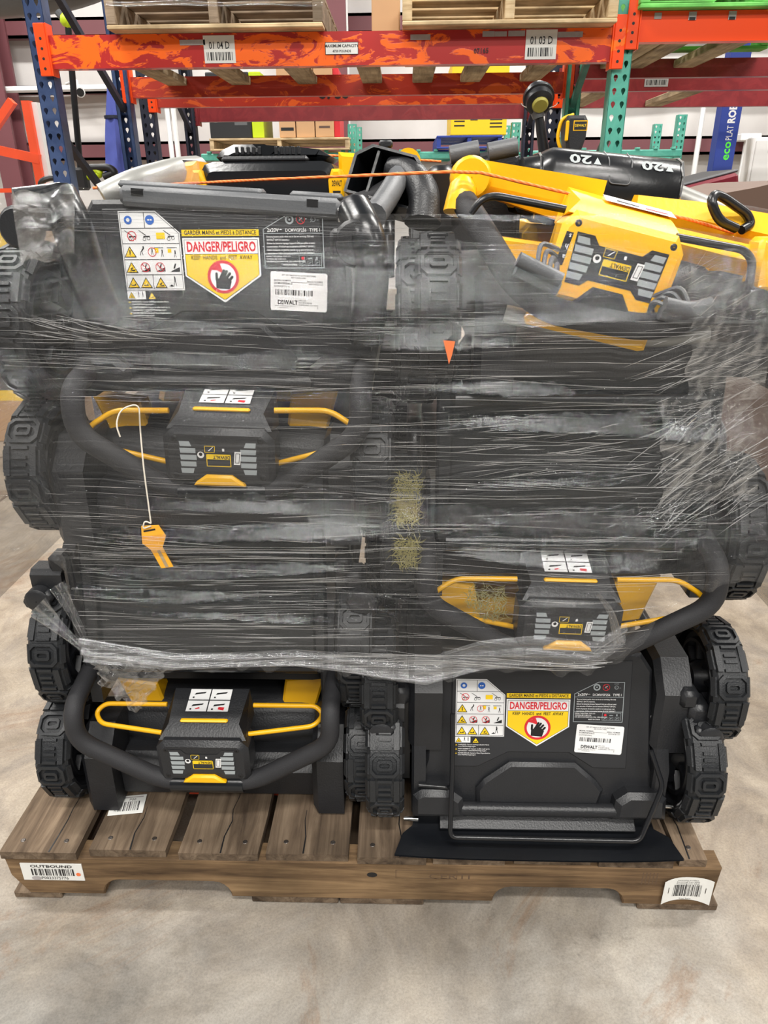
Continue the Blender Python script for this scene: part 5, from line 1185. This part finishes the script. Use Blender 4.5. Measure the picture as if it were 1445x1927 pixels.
g = MB(); g.mat(M_YEL); g.tube([A(1190, 392, .22), A(1300, 412, .22), A(1430, 440, .2), A(1500, 480, .2)], [.02, .026, .03, .026], 6); g.tube([A(1250, 452, .14), A(1350, 478, .14), A(1450, 500, .14)], [.020, .022, .022], 6); g.cbox(*(lambda p: (p.x-.02, p.x+.03, p.y-.02, p.y+.02, p.z-.03, p.z+.035))(A(1440, 500, .12)), .006); g.build('yellow_side_cover', mR4, 40)
g = MB(); g.mat(M_PAINT); g.tube(fillet([A(885, 402, .12), A(905, 375, .12), A(930, 368, .13), A(1085, 398, .13)], .02, 5), .0048, 8); g.build('black_bail', mR4, 60)
g = MB(); g.mat(M_PAINT); g.tube(fillet([A(1272, 446, .10), A(1400, 470, .10), A(1416, 490, .10), A(1408, 550, .09), A(1385, 568, .09), A(1330, 575, .09)], .02, 5), .0052, 8); g.build('black_bail', mR4, 60)
g = MB(); g.mat(M_PAINT); g.tube(fillet([A(1385, 430, .16), A(1352, 415, .15), A(1338, 380, .15), A(1344, 365, .16), A(1362, 372, .17), A(1405, 402, .18), A(1414, 422, .18), A(1395, 433, .17)], .02, 5), .0062, 10); g.build('wire_loop', mR4, 60)
# motor hood: the big black barrel
c = A(1118, 358, .36); hood = bpy.data.objects.new('x', None); bpy.data.objects.remove(hood)
g = MB(); g.mat(M_BLACKG); mm = Matrix.Translation(c) @ Matrix.Rotation(radians(5.5), 4, 'Y') @ Matrix.Scale(.80, 4); g.m = mm
sec = [(-.075, -.07), (-.078, .0), (-.072, .035), (-.052, .058), (-.02, .066), (.06, .066), (.09, .055), (.11, .02), (.11, -.07)]   # y,z cross-section
vs = []; xs_ = [(-.155, .55), (-.148, .72), (-.120, .80), (-.118, .82), (-.095, 1.0), (.135, 1.0), (.142, .97), (.146, .9)]
for x, k in xs_:
    for y, z in sec: vs.append((x, y*k+.02*(1-k), z*k-.01*(1-k)))
ns = len(sec); fs = [(i*ns+j, i*ns+j+1, (i+1)*ns+j+1, (i+1)*ns+j)[::-1] for i in range(len(xs_)-1) for j in range(ns-1)]
fs += [tuple(range(ns)), tuple((len(xs_)-1)*ns+j for j in range(ns))[::-1]]
g.add(vs, fs); g.m = Matrix.Identity(4); o = g.build('motor_hood', mR4, 40)
def on_hood(name, mat, fn): q = MB(); q.mat(mat); q.m = mm; fn(q); return q.build(name, o, smooth=0)
for x0 in (-.030, .104):
  def hoodtext(q):
    th = Matrix(((1, 0, 0, 0), (0, .656, -.755, -.0732), (0, .755, .656, .0360), (0, 0, 0, 1)))
    # the printing lies on the top front shoulder and reads upside down from here
    q.m = mm @ th
    q.text('20', x0, .025, .019, 0, 'L', 1.5, .03, rot=pi); x = x0+.004; q.flat([(x, .007), (x+.014, .007), (x+.007, .023)], .0)
  on_hood('hood_print', M_LGREY, hoodtext)
on_hood('hood_latch', M_GREYP, lambda q: (q.tube(fillet([(-.002, -.026, .067), (.003, -.060, .053), (.006, -.0785, .012), (.044, -.0785, .012), (.046, -.060, .053), (.042, -.026, .067)], .008), .0012, 6)))
def trimring(x, k): 
    return lambda q: q.tube([(x, y*k*1.01+.02*(1-k), z*k*1.01-.01*(1-k)) for y, z in sec], .0022, 6)
on_hood('bright_edge', M_CHROME, trimring(-.119, .83)); on_hood('bright_edge', M_CHROME, trimring(.141, 1.0))
g = MB(); g.mat(M_YEL); g.m = mm; g.cbox(-.165, -.150, -.03, .02, -.045, .01, .005); g.m = Matrix.Identity(4); g.build('yellow_vent', o, 30)
g = MB(); g.mat(M_SILVER); g.tube(fillet([A(1262, 365, .38), A(1345, 400, .34), A(1420, 425, .34)], .03), .018, 12); g.build('silver_handle_tube', mR4, 60)
# black grass chutes between the two top mowers
def open_chute(label, px, py, Y, wd, h, d, rz, ry, ribs=2, group=None):
    t = thing('discharge_chute', label, 'chute', W(px, py, Y), (radians(-20), radians(ry), radians(rz)))
    b = MB(); b.mat(M_BLACKG); th = .005
    out = [(-wd/2, -h/2), (wd/2, -h/2), (wd/2, h*.25), (wd*.3, h/2), (-wd*.3, h/2), (-wd/2, h*.25)]
    inn = [(x*.92, z*.90) for x, z in out]; n = 6; vs = []
    for y, k in ((0, 1), (d, .72)): vs += [(x*k, y, z*k) for x, z in out]+[(x*k, y+(.0 if y == 0 else -.0), z*k) for x, z in inn]
    fs = []
    for i in range(n):
        j = (i+1) % n; fs += [(i, n+i, n+j, j), (i, j, 2*n+j, 2*n+i), (n+i, 3*n+i, 3*n+j, n+j), (2*n+i, 2*n+j, 3*n+j, 3*n+i)]
    b.add(vs, fs); b.add([(x*.72*.92, d*.99, z*.72*.9) for x, z in out], [tuple(range(n))]); b.build('shell', t, 30)
    for k in range(ribs): x = -wd*.2+wd*.4*k; q = MB(); q.mat(M_BLACKG); q.cbox(x-.0025, x+.0025, .002, d*.8, -h*.42, h*.42, .0005); q.build('rib', t, smooth=0)
    return t
open_chute('open black plastic chute with two inner ribs between the top mowers', 728, 330, .33, .118, .078, .12, -14, 14)
t = thing('grass_chute', 'curved black rubber chute leaning right of the ribbed chute', 'chute', W(775, 400, .28))
A = lambda px, py, Y: W(px, py, Y)-t.location
b = MB(); b.mat(M_BLACK); b.tube(fillet([A(735, 318, .36), A(775, 330, .34), A(800, 365, .30), A(795, 420, .28)], .04, 5), [.02]+[.024]*12+[.028], 12); b.build('shell', t, 60)
b = MB(); b.mat(M_YEL); p = A(768, 305, .40); b.lathe([(-.012, .001), (-.012, .02), (.012, .02), (.012, .001)], 16, 'Y'); b.build('yellow_cap', t, 40, loc=p)
b = MB(); b.mat(M_BLACK); p = A(726, 282, .40); b.tube([p+Vector((0, 0, -.02)), p+Vector((0, 0, .012))], .006, 8); b.cbox(p.x-.011, p.x+.011, p.y-.006, p.y+.006, p.z+.002, p.z+.014, .003); b.build('small_knob', t, 40)
t = thing('grass_bin', 'black plastic bin with two humped hinges behind the yellow hinge cap', 'bin', W(905, 400, .42), (0, radians(-4), 0))
A = lambda px, py, Y: W(px, py, Y)-t.location
b = MB(); b.mat(M_BLACK); xa, xc = A(818, 400, .42).x, A(988, 400, .42).x; z1_ = A(900, 292, .42).z; z0_ = -.06
b.prism([(xa, z0_), (xa+.012, z1_-.03), (xa+.035, z1_), (xc-.022, z1_+.010), (xc-.004, z1_-.004), (xc, z1_-.03), (xc-.006, z0_)], .03, .2, .006)
b.prism([(xa, z0_), (xa+.012, z1_-.03), (xa+.035, z1_), (xa+.05, z1_), (xa+.03, z1_-.035), (xa+.02, z0_)], -.005, .035, .004); b.build('bin_body', t, 30)
for px in (880, 952):
    b = MB(); b.mat(M_GREYP); p = A(px, 284, .40); b.lathe([(-.022, .002), (-.022, .014), (.024, .014), (.024, .002)], 14, 'X'); b.build('hinge_hump', t, 40, loc=p, rot=(0, radians(-6), 0))
b = MB(); b.mat(M_SILVER); b.tube([A(893, 380, .43), A(888, 305, .43)], .014, 12); b.tube([A(925, 345, .43), A(922, 300, .43)], .006, 12); b.build('inner_tube', t, 60)
b = MB(); b.mat(M_PAINT); b.cbox(*(lambda p: (p.x-.03, p.x+.02, p.y, p.y+.05, p.z-.05, p.z+.05))(A(840, 370, .36)), .012); b.build('side_bracket', t, 40)
# orange rope across the top
def ropeobj(label, pts, r):
    b = MB(); b.mat(M_ROPE); P = []
    for i in range(len(pts)-1):
        a, c = Vector(pts[i]), Vector(pts[i+1])
        for k in range(12): P.append(a.lerp(c, k/12))
    P.append(Vector(pts[-1])); n = 6; vs = []; fs = []
    b.tube(P, [r*(1+.12*sin(i*2.1)) for i in range(len(P))], 8); return tag(b.build('rope', None, 60), label, 'rope')
ropeobj('orange twisted rope across the top of the stack in front', [W(175, 354, .33), W(500, 338, .33), W(850, 323, .17), W(905, 325, .17), W(1150, 383, .155), W(1290, 411, .155), W(1420, 450, .20)], .0022)
ropeobj('short orange rope behind the black chutes', [W(590, 292, .62), W(700, 295, .62), W(830, 304, .6)], .0022)

# hanging card tag on its string
t = thing('card_tag', 'yellow key-shaped card tag on white string hanging on the left', 'tag', W(288, 1000, .02))
A = lambda px, py, Y: W(px, py, Y)-t.location
b = MB(); b.mat(M_TAGY); q = lambda *p: [(A(px, py, .02).x, A(px, py, .02).z) for px, py in p]
b.prism(q((266, 990), (298, 988), (312, 1008), (306, 1030), (326, 1066), (304, 1069), (284, 1034), (268, 1022)), -.0008, .0008); b.build('card', t, smooth=0)
b = MB(); b.mat(M_WOODL); b.prism(q((301, 1034), (318, 1066), (312, 1067), (296, 1036)), -.0012, -.0008); b.mat(M_INK); b.prism(q((270, 998), (292, 994), (293, 997), (271, 1001)), -.0012, -.0008); b.build('printed_marks', t, smooth=0)
b = MB(); b.mat(M_STRING); b.tube(fillet([A(226, 822, .01), A(218, 800, .01), A(226, 770, .02), A(262, 758, .03), A(263, 800, .03), A(270, 880, .02), A(284, 985, .02)], .02, 5), .0011, 6)
b.tube(fillet([A(284, 985, .02), A(272, 980, .018), A(268, 996, .018), A(284, 990, .018)], .006, 4), .0011, 6); b.build('string', t, 60)

# dried grass caught on the treads (nobody could count the blades)
def straw(label, boxes, seed, n):
    rr = random.Random(seed); b = MB(); b.mat(M_STRAW)
    for px0, py0, px1, py1, Y, cnt in boxes:
        for k in range(cnt):
            p = W(rr.uniform(px0, px1), rr.uniform(py0, py1), Y-rr.uniform(0, .004)); a = rr.uniform(0, 2*pi); L = rr.uniform(.004, .012)
            d1 = Vector((cos(a)*L, rr.uniform(-.002, .001), sin(a)*L)); d2 = Vector((cos(a+.8)*L, rr.uniform(-.002, .001), sin(a+.8)*L))
            w_ = Vector((-sin(a), 0, cos(a)))*.00035; b.add([p-w_, p+w_, p+d1+w_, p+d1-w_, p+d1+d2], [(0, 1, 2, 3), (3, 2, 4)])
    return tag(b.build('grass_clippings', smooth=0), label, 'grass', kind='stuff')
straw('dried grass clippings stuck on the tread between the middle mowers', [(747, 895, 787, 930, .066, 160), (747, 935, 785, 985, .064, 320), (745, 1015, 785, 1062, .060, 260)], 5, 0)
straw('dried grass clippings caught beside the right control box', [(880, 1105, 950, 1165, .07, 240)], 6, 0)
# orange strap seen through the pallet gaps and left of the stack
b = MB(); b.mat(M_ORED); s0 = W(93, 1322, .30); s1 = W(84, 1415, .30)
b.cbox(XS0+.10, XS1-.25, .165, .20, .085, .104, .002); b.tube([s0, s1, Vector((s1.x+.01, .30, .13))], .0055, 4)
tag(b.build('strap', smooth=0), 'orange-red strap under the pallet deck and beside the lower left wheel', 'strap')
# ---------------------------------------------------------------- stretch film round the stack
def film_mat(name, base=.036, streak=.40, milk=.016, fine=80, rough=.06, bs=.5, b2s=.16):
    m, N, L, B = newmat(name); out = N['Material Output']; N.remove(B)
    tc = N.new('ShaderNodeTexCoord'); uv = N.new('ShaderNodeMapping'); uv.inputs['Scale'].default_value = (.55, fine, 1); L.new(tc.outputs['UV'], uv.inputs['Vector'])
    n = N.new('ShaderNodeTexNoise'); n.inputs['Scale'].default_value = 1.6; n.inputs['Detail'].default_value = 6; n.inputs['Roughness'].default_value = .7; n.inputs['Distortion'].default_value = .15; L.new(uv.outputs[0], n.inputs['Vector'])
    uv2 = N.new('ShaderNodeMapping'); uv2.inputs['Scale'].default_value = (1.4, 9, 1); L.new(tc.outputs['UV'], uv2.inputs['Vector'])
    n2 = N.new('ShaderNodeTexNoise'); n2.inputs['Scale'].default_value = 1.4; n2.inputs['Detail'].default_value = 3; n2.inputs['Distortion'].default_value = .5; L.new(uv2.outputs[0], n2.inputs['Vector'])
    b1 = N.new('ShaderNodeBump'); b1.inputs['Strength'].default_value = bs; b1.inputs['Distance'].default_value = .0026; L.new(n.outputs['Fac'], b1.inputs['Height'])
    b2 = N.new('ShaderNodeBump'); b2.inputs['Strength'].default_value = b2s; b2.inputs['Distance'].default_value = .05; L.new(n2.outputs['Fac'], b2.inputs['Height']); L.new(b1.outputs['Normal'], b2.inputs['Normal'])
    g = N.new('ShaderNodeBsdfGlossy'); g.inputs['Roughness'].default_value = rough; g.inputs['Color'].default_value = (.95, .97, 1, 1); L.new(b2.outputs['Normal'], g.inputs['Normal'])
    tr = N.new('ShaderNodeBsdfTransparent'); tr.inputs['Color'].default_value = (.96, .96, .96, 1)
    df = N.new('ShaderNodeBsdfDiffuse'); df.inputs['Color'].default_value = (.75, .76, .78, 1)
    lw = N.new('ShaderNodeLayerWeight'); lw.inputs['Blend'].default_value = .32; L.new(b2.outputs['Normal'], lw.inputs['Normal'])
    f = N.new('ShaderNodeMath'); f.operation = 'MULTIPLY_ADD'; f.inputs[1].default_value = streak; f.inputs[2].default_value = base; L.new(lw.outputs['Fresnel'], f.inputs[0]); f.use_clamp = True
    mx = N.new('ShaderNodeMixShader'); L.new(f.outputs[0], mx.inputs[0]); L.new(tr.outputs[0], mx.inputs[1]); L.new(g.outputs[0], mx.inputs[2])
    mr = N.new('ShaderNodeMapRange'); mr.inputs[1].default_value = .52; mr.inputs[2].default_value = .70; mr.inputs[3].default_value = milk*.5; mr.inputs[4].default_value = milk*4.5; L.new(n.outputs['Fac'], mr.inputs[0])
    mx2 = N.new('ShaderNodeMixShader'); L.new(mr.outputs[0], mx2.inputs[0]); L.new(mx.outputs[0], mx2.inputs[1]); L.new(df.outputs[0], mx2.inputs[2]); L.new(mx2.outputs[0], out.inputs['Surface'])
    return m
M_FILM = film_mat('stretch_film')
M_FILMC = film_mat('crumpled_film', .03, .34, .02, 60, .08, .3, .15)
def sheet(name, parent, fn, nu, nv, mat, uvs=(1, 1), mask=None):
    vs = [fn(i/nu, j/nv) for i in range(nu+1) for j in range(nv+1)]
    fs = [(i*(nv+1)+j, (i+1)*(nv+1)+j, (i+1)*(nv+1)+j+1, i*(nv+1)+j+1) for i in range(nu) for j in range(nv) if mask is None or mask((i+.5)/nu, (j+.5)/nv)]
    me = bpy.data.meshes.new(name); me.from_pydata([tuple(v) for v in vs], [], fs); me.materials.append(mat)
    uvl = me.uv_layers.new(name='UVMap'); loops = [0.0]*(2*len(me.loops))
    for k, l in enumerate(me.loops): i, j = divmod(l.vertex_index, nv+1); loops[2*k] = i/nu*uvs[0]; loops[2*k+1] = j/nv*uvs[1]
    uvl.data.foreach_set('uv', loops); me.polygons.foreach_set('use_smooth', [True]*len(me.polygons)); me.update()
    o = bpy.data.objects.new(name, me); COL.objects.link(o); o.parent = parent; return o
def lerpt(tab, x):
    if x <= tab[0][0]: return tab[0][1]
    for (a, p), (b_, q) in zip(tab, tab[1:]):
        if x <= b_: t = (x-a)/(b_-a); return p+(q-p)*t
    return tab[-1][1]
film = thing('stretch_wrap', 'clear glossy stretch film wound round the stacked lawn mowers', 'plastic film')
# lower and upper edge of the film across the front (x -> z)
LOW = [(x_, W(px, py, .02).z) for px, py in ((60, 1040), (110, 1090), (165, 1235), (330, 1256), (560, 1252), (640, 1262), (735, 1277), (800, 1285), (900, 1256), (1000, 1244), (1110, 1250), (1165, 1215), (1205, 1190), (1240, 1140), (1300, 1108), (1420, 1090)) for x_ in [W(px, py, .02).x]]
UP = [(x_, W(px, py, .06).z) for px, py in ((15, 372), (110, 348), (180, 355), (300, 372), (480, 388), (650, 402), (800, 402), (1085, 406), (1160, 400), (1260, 425), (1445, 455)) for x_ in [W(px, py, .06).x]]
def rg(px0, px1, py, am=.008, w=.009):
    a, c = W(px0, py, .02), W(px1, py, .02); return (a.x, c.x, a.z, am, w)
RIDGES = [rg(725, 1000, 650, .018, .018), rg(850, 1060, 745, .012, .012), rg(50, 215, 606, .020, .022), rg(60, 420, 640, .010, .012), rg(160, 690, 1026, .018, .018), rg(200, 640, 1080, .011, .011), rg(150, 400, 1116, .011, .011), rg(880, 1240, 1056, .012, .012), rg(640, 1085, 414, .010, .010), rg(150, 640, 715, .008, .014), rg(900, 1300, 830, .010, .012), rg(250, 560, 975, .009, .010), rg(860, 1250, 620, .007, .009), rg(240, 620, 1150, .006, .007), rg(900, 1200, 930, .010, .016)]
def yfront(x, z):
    y = .012+.045*max(0, (z-.5))/.6
    y -= .030*math.exp(-((x-.32)/.14)**2-((z-.56)/.09)**2)+.012*math.exp(-((x+.2)/.12)**2-((z-.80)/.08)**2)+.012*math.exp(-((x-.36)/.14)**2-((z-1.03)/.09)**2)
    for (ra, rb, zc, am, wd_) in RIDGES:
        if ra-.08 < x < rb+.08:
            dz = z-zc-.01*sin(x*7+zc*30)
            if abs(dz) < 3*wd_: y -= am*math.exp(-(dz/wd_)**2)*(1/(1+math.exp(-(x-ra)/.02)))*(1/(1+math.exp((x-rb)/.02)))
    y += .004*sin(z*42+x*2.5)+.006*sin(z*17-x*3+1)
    return y
XF0, XF1 = -.585, .665
def plan(u, z):
    """u 0..1: left side back -> round the left corner -> front -> right corner -> right side back"""
    D = .93; wl = XF0+.035*max(0, (z-.55))/.5; wr = XF1+.01*(z-.5)
    Lf = wr-wl; T = D*2+Lf; s = u*T; r = .05
    if s < D: return wl-.008*sin(z*23)+.0, .07+(D-s), -1
    if s < D+Lf:
        x = wl+(s-D); e = min(x-wl, wr-x)
        y = yfront(x, z)
        if e < r: y += (r-sqrt(max(0, r*r-(r-e)**2)))*.9
        return x, y, 0
    return wr+.006*sin(z*19+1), .07+(s-D-Lf), 1
def ffun(u, v):
    zl, zu = .45, 1.12
    x, y, sd = plan(u, .45+.67*v)
    lo = lerpt(LOW, x) if sd == 0 else (.55 if sd < 0 else .54); up = lerpt(UP, x) if sd == 0 else 1.10+.03*min(1, (y-.07)*2)
    z = lo+(up-lo)*v; x, y2, sd2 = plan(u, z)
    # crumple near the lower hem
    k = max(0, 1-v*14); return (x, y2+(.006*sin(x*160)*k+.004*sin(x*70+z*40)*k), z+.0035*sin(x*120)*k)
sheet('film_layer', film, ffun, 420, 270, M_FILM, (3.1, 1))
# second wind of film: bands that overlap the first
def band(u, v):
    x, y, sd = plan(.295+.42*u, .8); zc = .47+.02*u; x2, y2, _ = plan(.295+.42*u, zc); lo = lerpt(LOW, x2)+.012
    return (x2, y2-.004-.003*sin(v*9+u*20), lo+.055*v+.004*sin(u*30))
def bandm(u, v): return True
sheet('film_hem', film, lambda u, v: (lambda x: (x, yfront(x, .47)-.006-.004*sin(v*14+x*9), lerpt(LOW, x)+.004+(.040+.01*sin(x*8))*v))(W(168, 1240, .02).x+u*(W(1165, 1240, .02).x-W(168, 1240, .02).x)), 300, 16, film_mat('film_hem', .08, .6, .13, 16, .12), (3, 1))
# loose corner hanging at the lower left
A0, A1, A2, A3 = W(172, 1236, .015), W(330, 1240, .01), W(300, 1310, .0), W(255, 1342, .0)
def hang(u, v):
    a = A0.lerp(A1, u); b_ = W(196, 1290, .01).lerp(W(262, 1338, .0), u); p = a.lerp(b_, v); return (p.x+.003*sin(v*30+u*10), p.y-.004-.008*sin(u*14+v*9)*v, p.z+.002*sin(u*40))
sheet('film_corner', film, hang, 60, 50, M_FILMC, (1, 1))
def strip(name, pts, w0, w1, n=60, tw=.3, mat=None):
    P = [Vector(p) for p in fillet(pts, .03, 6)] if len(pts) > 2 else [Vector(p) for p in pts]
    Ls = [0]
    for a, c in zip(P, P[1:]): Ls.append(Ls[-1]+(c-a).length)
    def f(u, v):
        s = u*Ls[-1]
        for i in range(len(P)-1):
            if s <= Ls[i+1]+1e-9: break
        t = (s-Ls[i])/max(1e-9, Ls[i+1]-Ls[i]); p = P[i].lerp(P[i+1], t); d = (P[i+1]-P[i]).normalized(); q = d.cross(Vector((0, -1, 0))).normalized()
        wd = w0+(w1-w0)*u; return p+q*(v-.5)*wd+Vector((0, -.003*sin(v*15+u*5), 0))
    return sheet(name, film, f, n, 14, mat or M_FILMC, (1, 1))
strip('film_strand', [W(70, 1140, .06), W(115, 1185, .05), W(170, 1236, .02)], .045, .004)
strip('film_strand', [W(108, 1100, .06), W(140, 1160, .04), W(172, 1236, .02)], .03, .003)
strip('film_strand', [W(1165, 1212, .0), W(1150, 1150, -.002), W(1125, 1118, .0)], .016, .006)
# crumpled patch of film on the right, from the yellow bail down
rr = random.Random(11)
from mathutils import noise as mn
def crump(px0, py0, px1, py1, Y, amp, nu, nv, edge=.1):
    def f(u, v):
        px = px0+(px1-px0)*u+24*mn.noise(Vector((v*5, 3, Y*9)))*(1-u); py = py0+(py1-py0)*v
        p = W(px, py, Y); e = mn.noise(Vector((u*4+v*3, v*3-u*2, 1.3)))+.5*mn.noise(Vector((u*9+v*14, v*6-u*5, 4))); p.y = yfront(p.x, p.z)-.006+amp*.25*e-.003
        if p.x > XF1-.02: p.y += (p.x-XF1+.02)*.8
        return p
    return f
sheet('crumpled_film', film, crump(1300, 470, 1455, 760, .02, .012, 1, 1), 60, 110, M_FILMC, (1, 1))
sheet('crumpled_film', film, crump(1245, 760, 1430, 1010, .02, .018, 1, 1), 80, 110, M_FILMC, (1, 1), mask=lambda u, v: v < .95-.55*u or u > .35 and v < .75)
# folded film over the upper left knob and rear left wheel
def sock(c, rx, rz, dy, n=48):
    def f(u, v):
        a = -pi*.05+u*pi*1.2+pi*.35; k = .35+.75*v; return (c.x+rx*k*cos(a)*(1+.06*sin(a*9)), c.y-.01+dy*v-.0*u, c.z+rz*k*sin(a)*(1+.06*sin(a*13)))
    return f
sheet('film_fold', film, lambda u, v: W(20+120*u+20*v*(1-u), 366-16*u+130*v-6*sin(u*9), .045-.02*sin(u*3)+.0014*sin(v*18+u*3)), 60, 60, M_FILM, (1, 1))
# film drawn up over the silver tube at the top left
sheet('film_fold', film, lambda u, v: W(185+190*u, 362-10*v-(64*u-8*v*u)*(.25+.75*v)+6*(1-v)*u, .14+.22*v+.05*u), 60, 24, M_FILMC, (1, 1))
# film along the edge of the shelf pallet, left
pp = t_pal_left if 't_pal_left' in globals() else None
Yp = YA-.115; sh = thing('film_strip', 'strip of clear film along the edge of the left shelf pallet', 'plastic film')
sheet('film_edge', sh, lambda u, v: W(200+408*u, 2+10*v+1.5*sin(u*15), Yp-.002-.003*sin(v*9)), 60, 8, M_FILMC)
# small sticker scraps on the film
b = MB(); b.mat(M_ORTAPE); a = [W(px, py, -.005) for px, py in ((836, 648), (859, 650), (853, 676), (847, 694), (843, 676))]; yy_ = yfront(a[0].x, a[0].z)-.008
b.prism([(p.x, p.z) for p in a], yy_-.0006, yy_); tag(b.build('orange_sticker', smooth=0), 'small orange triangular sticker on the film right of the treads', 'sticker')

# fine stretch creases: thousands of hair-thin wrinkles nobody could count
def crease_mat():
    m, N, L, B = newmat('film_crease'); out = N['Material Output']; N.remove(B)
    g = N.new('ShaderNodeBsdfGlossy'); g.inputs['Roughness'].default_value = .16; g.inputs['Color'].default_value = (.97, .98, 1, 1)
    d = N.new('ShaderNodeBsdfDiffuse'); d.inputs['Color'].default_value = (.8, .8, .8, 1)
    t = N.new('ShaderNodeBsdfTransparent'); a = N.new('ShaderNodeMixShader'); a.inputs[0].default_value = .22; L.new(g.outputs[0], a.inputs[1]); L.new(d.outputs[0], a.inputs[2])
    b = N.new('ShaderNodeMixShader'); b.inputs[0].default_value = .36; L.new(t.outputs[0], b.inputs[1]); L.new(a.outputs[0], b.inputs[2]); L.new(b.outputs[0], out.inputs['Surface']); return m
M_CREASE = crease_mat()
def creases(name, specs, seed):
    rr = random.Random(seed); b = MB(); b.mat(M_CREASE)
    for (px0, py0, px1, py1, n, ang, spread, l0, l1, r0, r1) in specs:
        for _ in range(n):
            px, py = rr.uniform(px0, px1), rr.uniform(py0, py1); p = W(px, py, .03); L = l0*(l1/l0)**(rr.random()**1.5); a = radians(ang+rr.gauss(0, spread)); r = rr.uniform(r0, r1); bow = rr.gauss(0, .02)
            K = max(4, int(L/.02)); pts = []; rad = []
            for k in range(K+1):
                t = k/K-.5; x = p.x+L*t*cos(a); z = p.z+L*t*sin(a)+bow*L*t*t*2; lo = lerpt(LOW, x)+.004; up = lerpt(UP, x)-.003
                if not (lo < z < up and XF0+.02 < x < XF1-.02): continue
                pts.append((x, yfront(x, z)-.0006, z)); rad.append(r*(1-(2*t)**2)+.00005)
            if len(pts) > 2: b.tube(pts, rad, 4, caps=False)
    o = b.build(name, film, 80); o['kind'] = 'stuff'; return o
creases('film_creases', [
    (150, 1010, 660, 1235, 170, .5, .8, .03, .40, .00015, .00045), (640, 600, 1300, 1080, 210, 0, 1.2, .03, .34, .00015, .00042),
    (30, 600, 740, 760, 110, -1, 1.3, .03, .30, .00012, .0004), (100, 900, 760, 1020, 60, -1.5, 1.2, .03, .3, .00012, .0004),
    (150, 395, 700, 450, 40, -2, .8, .04, .30, .0001, .00025), (700, 400, 1100, 620, 50, 0, 1.2, .03, .22, .00012, .0003),
    (150, 1215, 1150, 1262, 150, 1, 3, .04, .45, .0002, .0006), (640, 1000, 1300, 1240, 80, 0, 1.8, .03, .25, .00012, .0004),
    (1240, 620, 1440, 800, 60, 24, 9, .02, .14, .0002, .0006), (1240, 790, 1440, 980, 110, 38, 10, .02, .16, .0002, .0008),
    (1300, 480, 1440, 640, 60, 8, 22, .01, .07, .0001, .0004), (900, 800, 1240, 900, 40, 6, 5, .03, .12, .0002, .0005), (60, 600, 300, 645, 36, -9, 5, .03, .14, .0002, .0007)], 9)
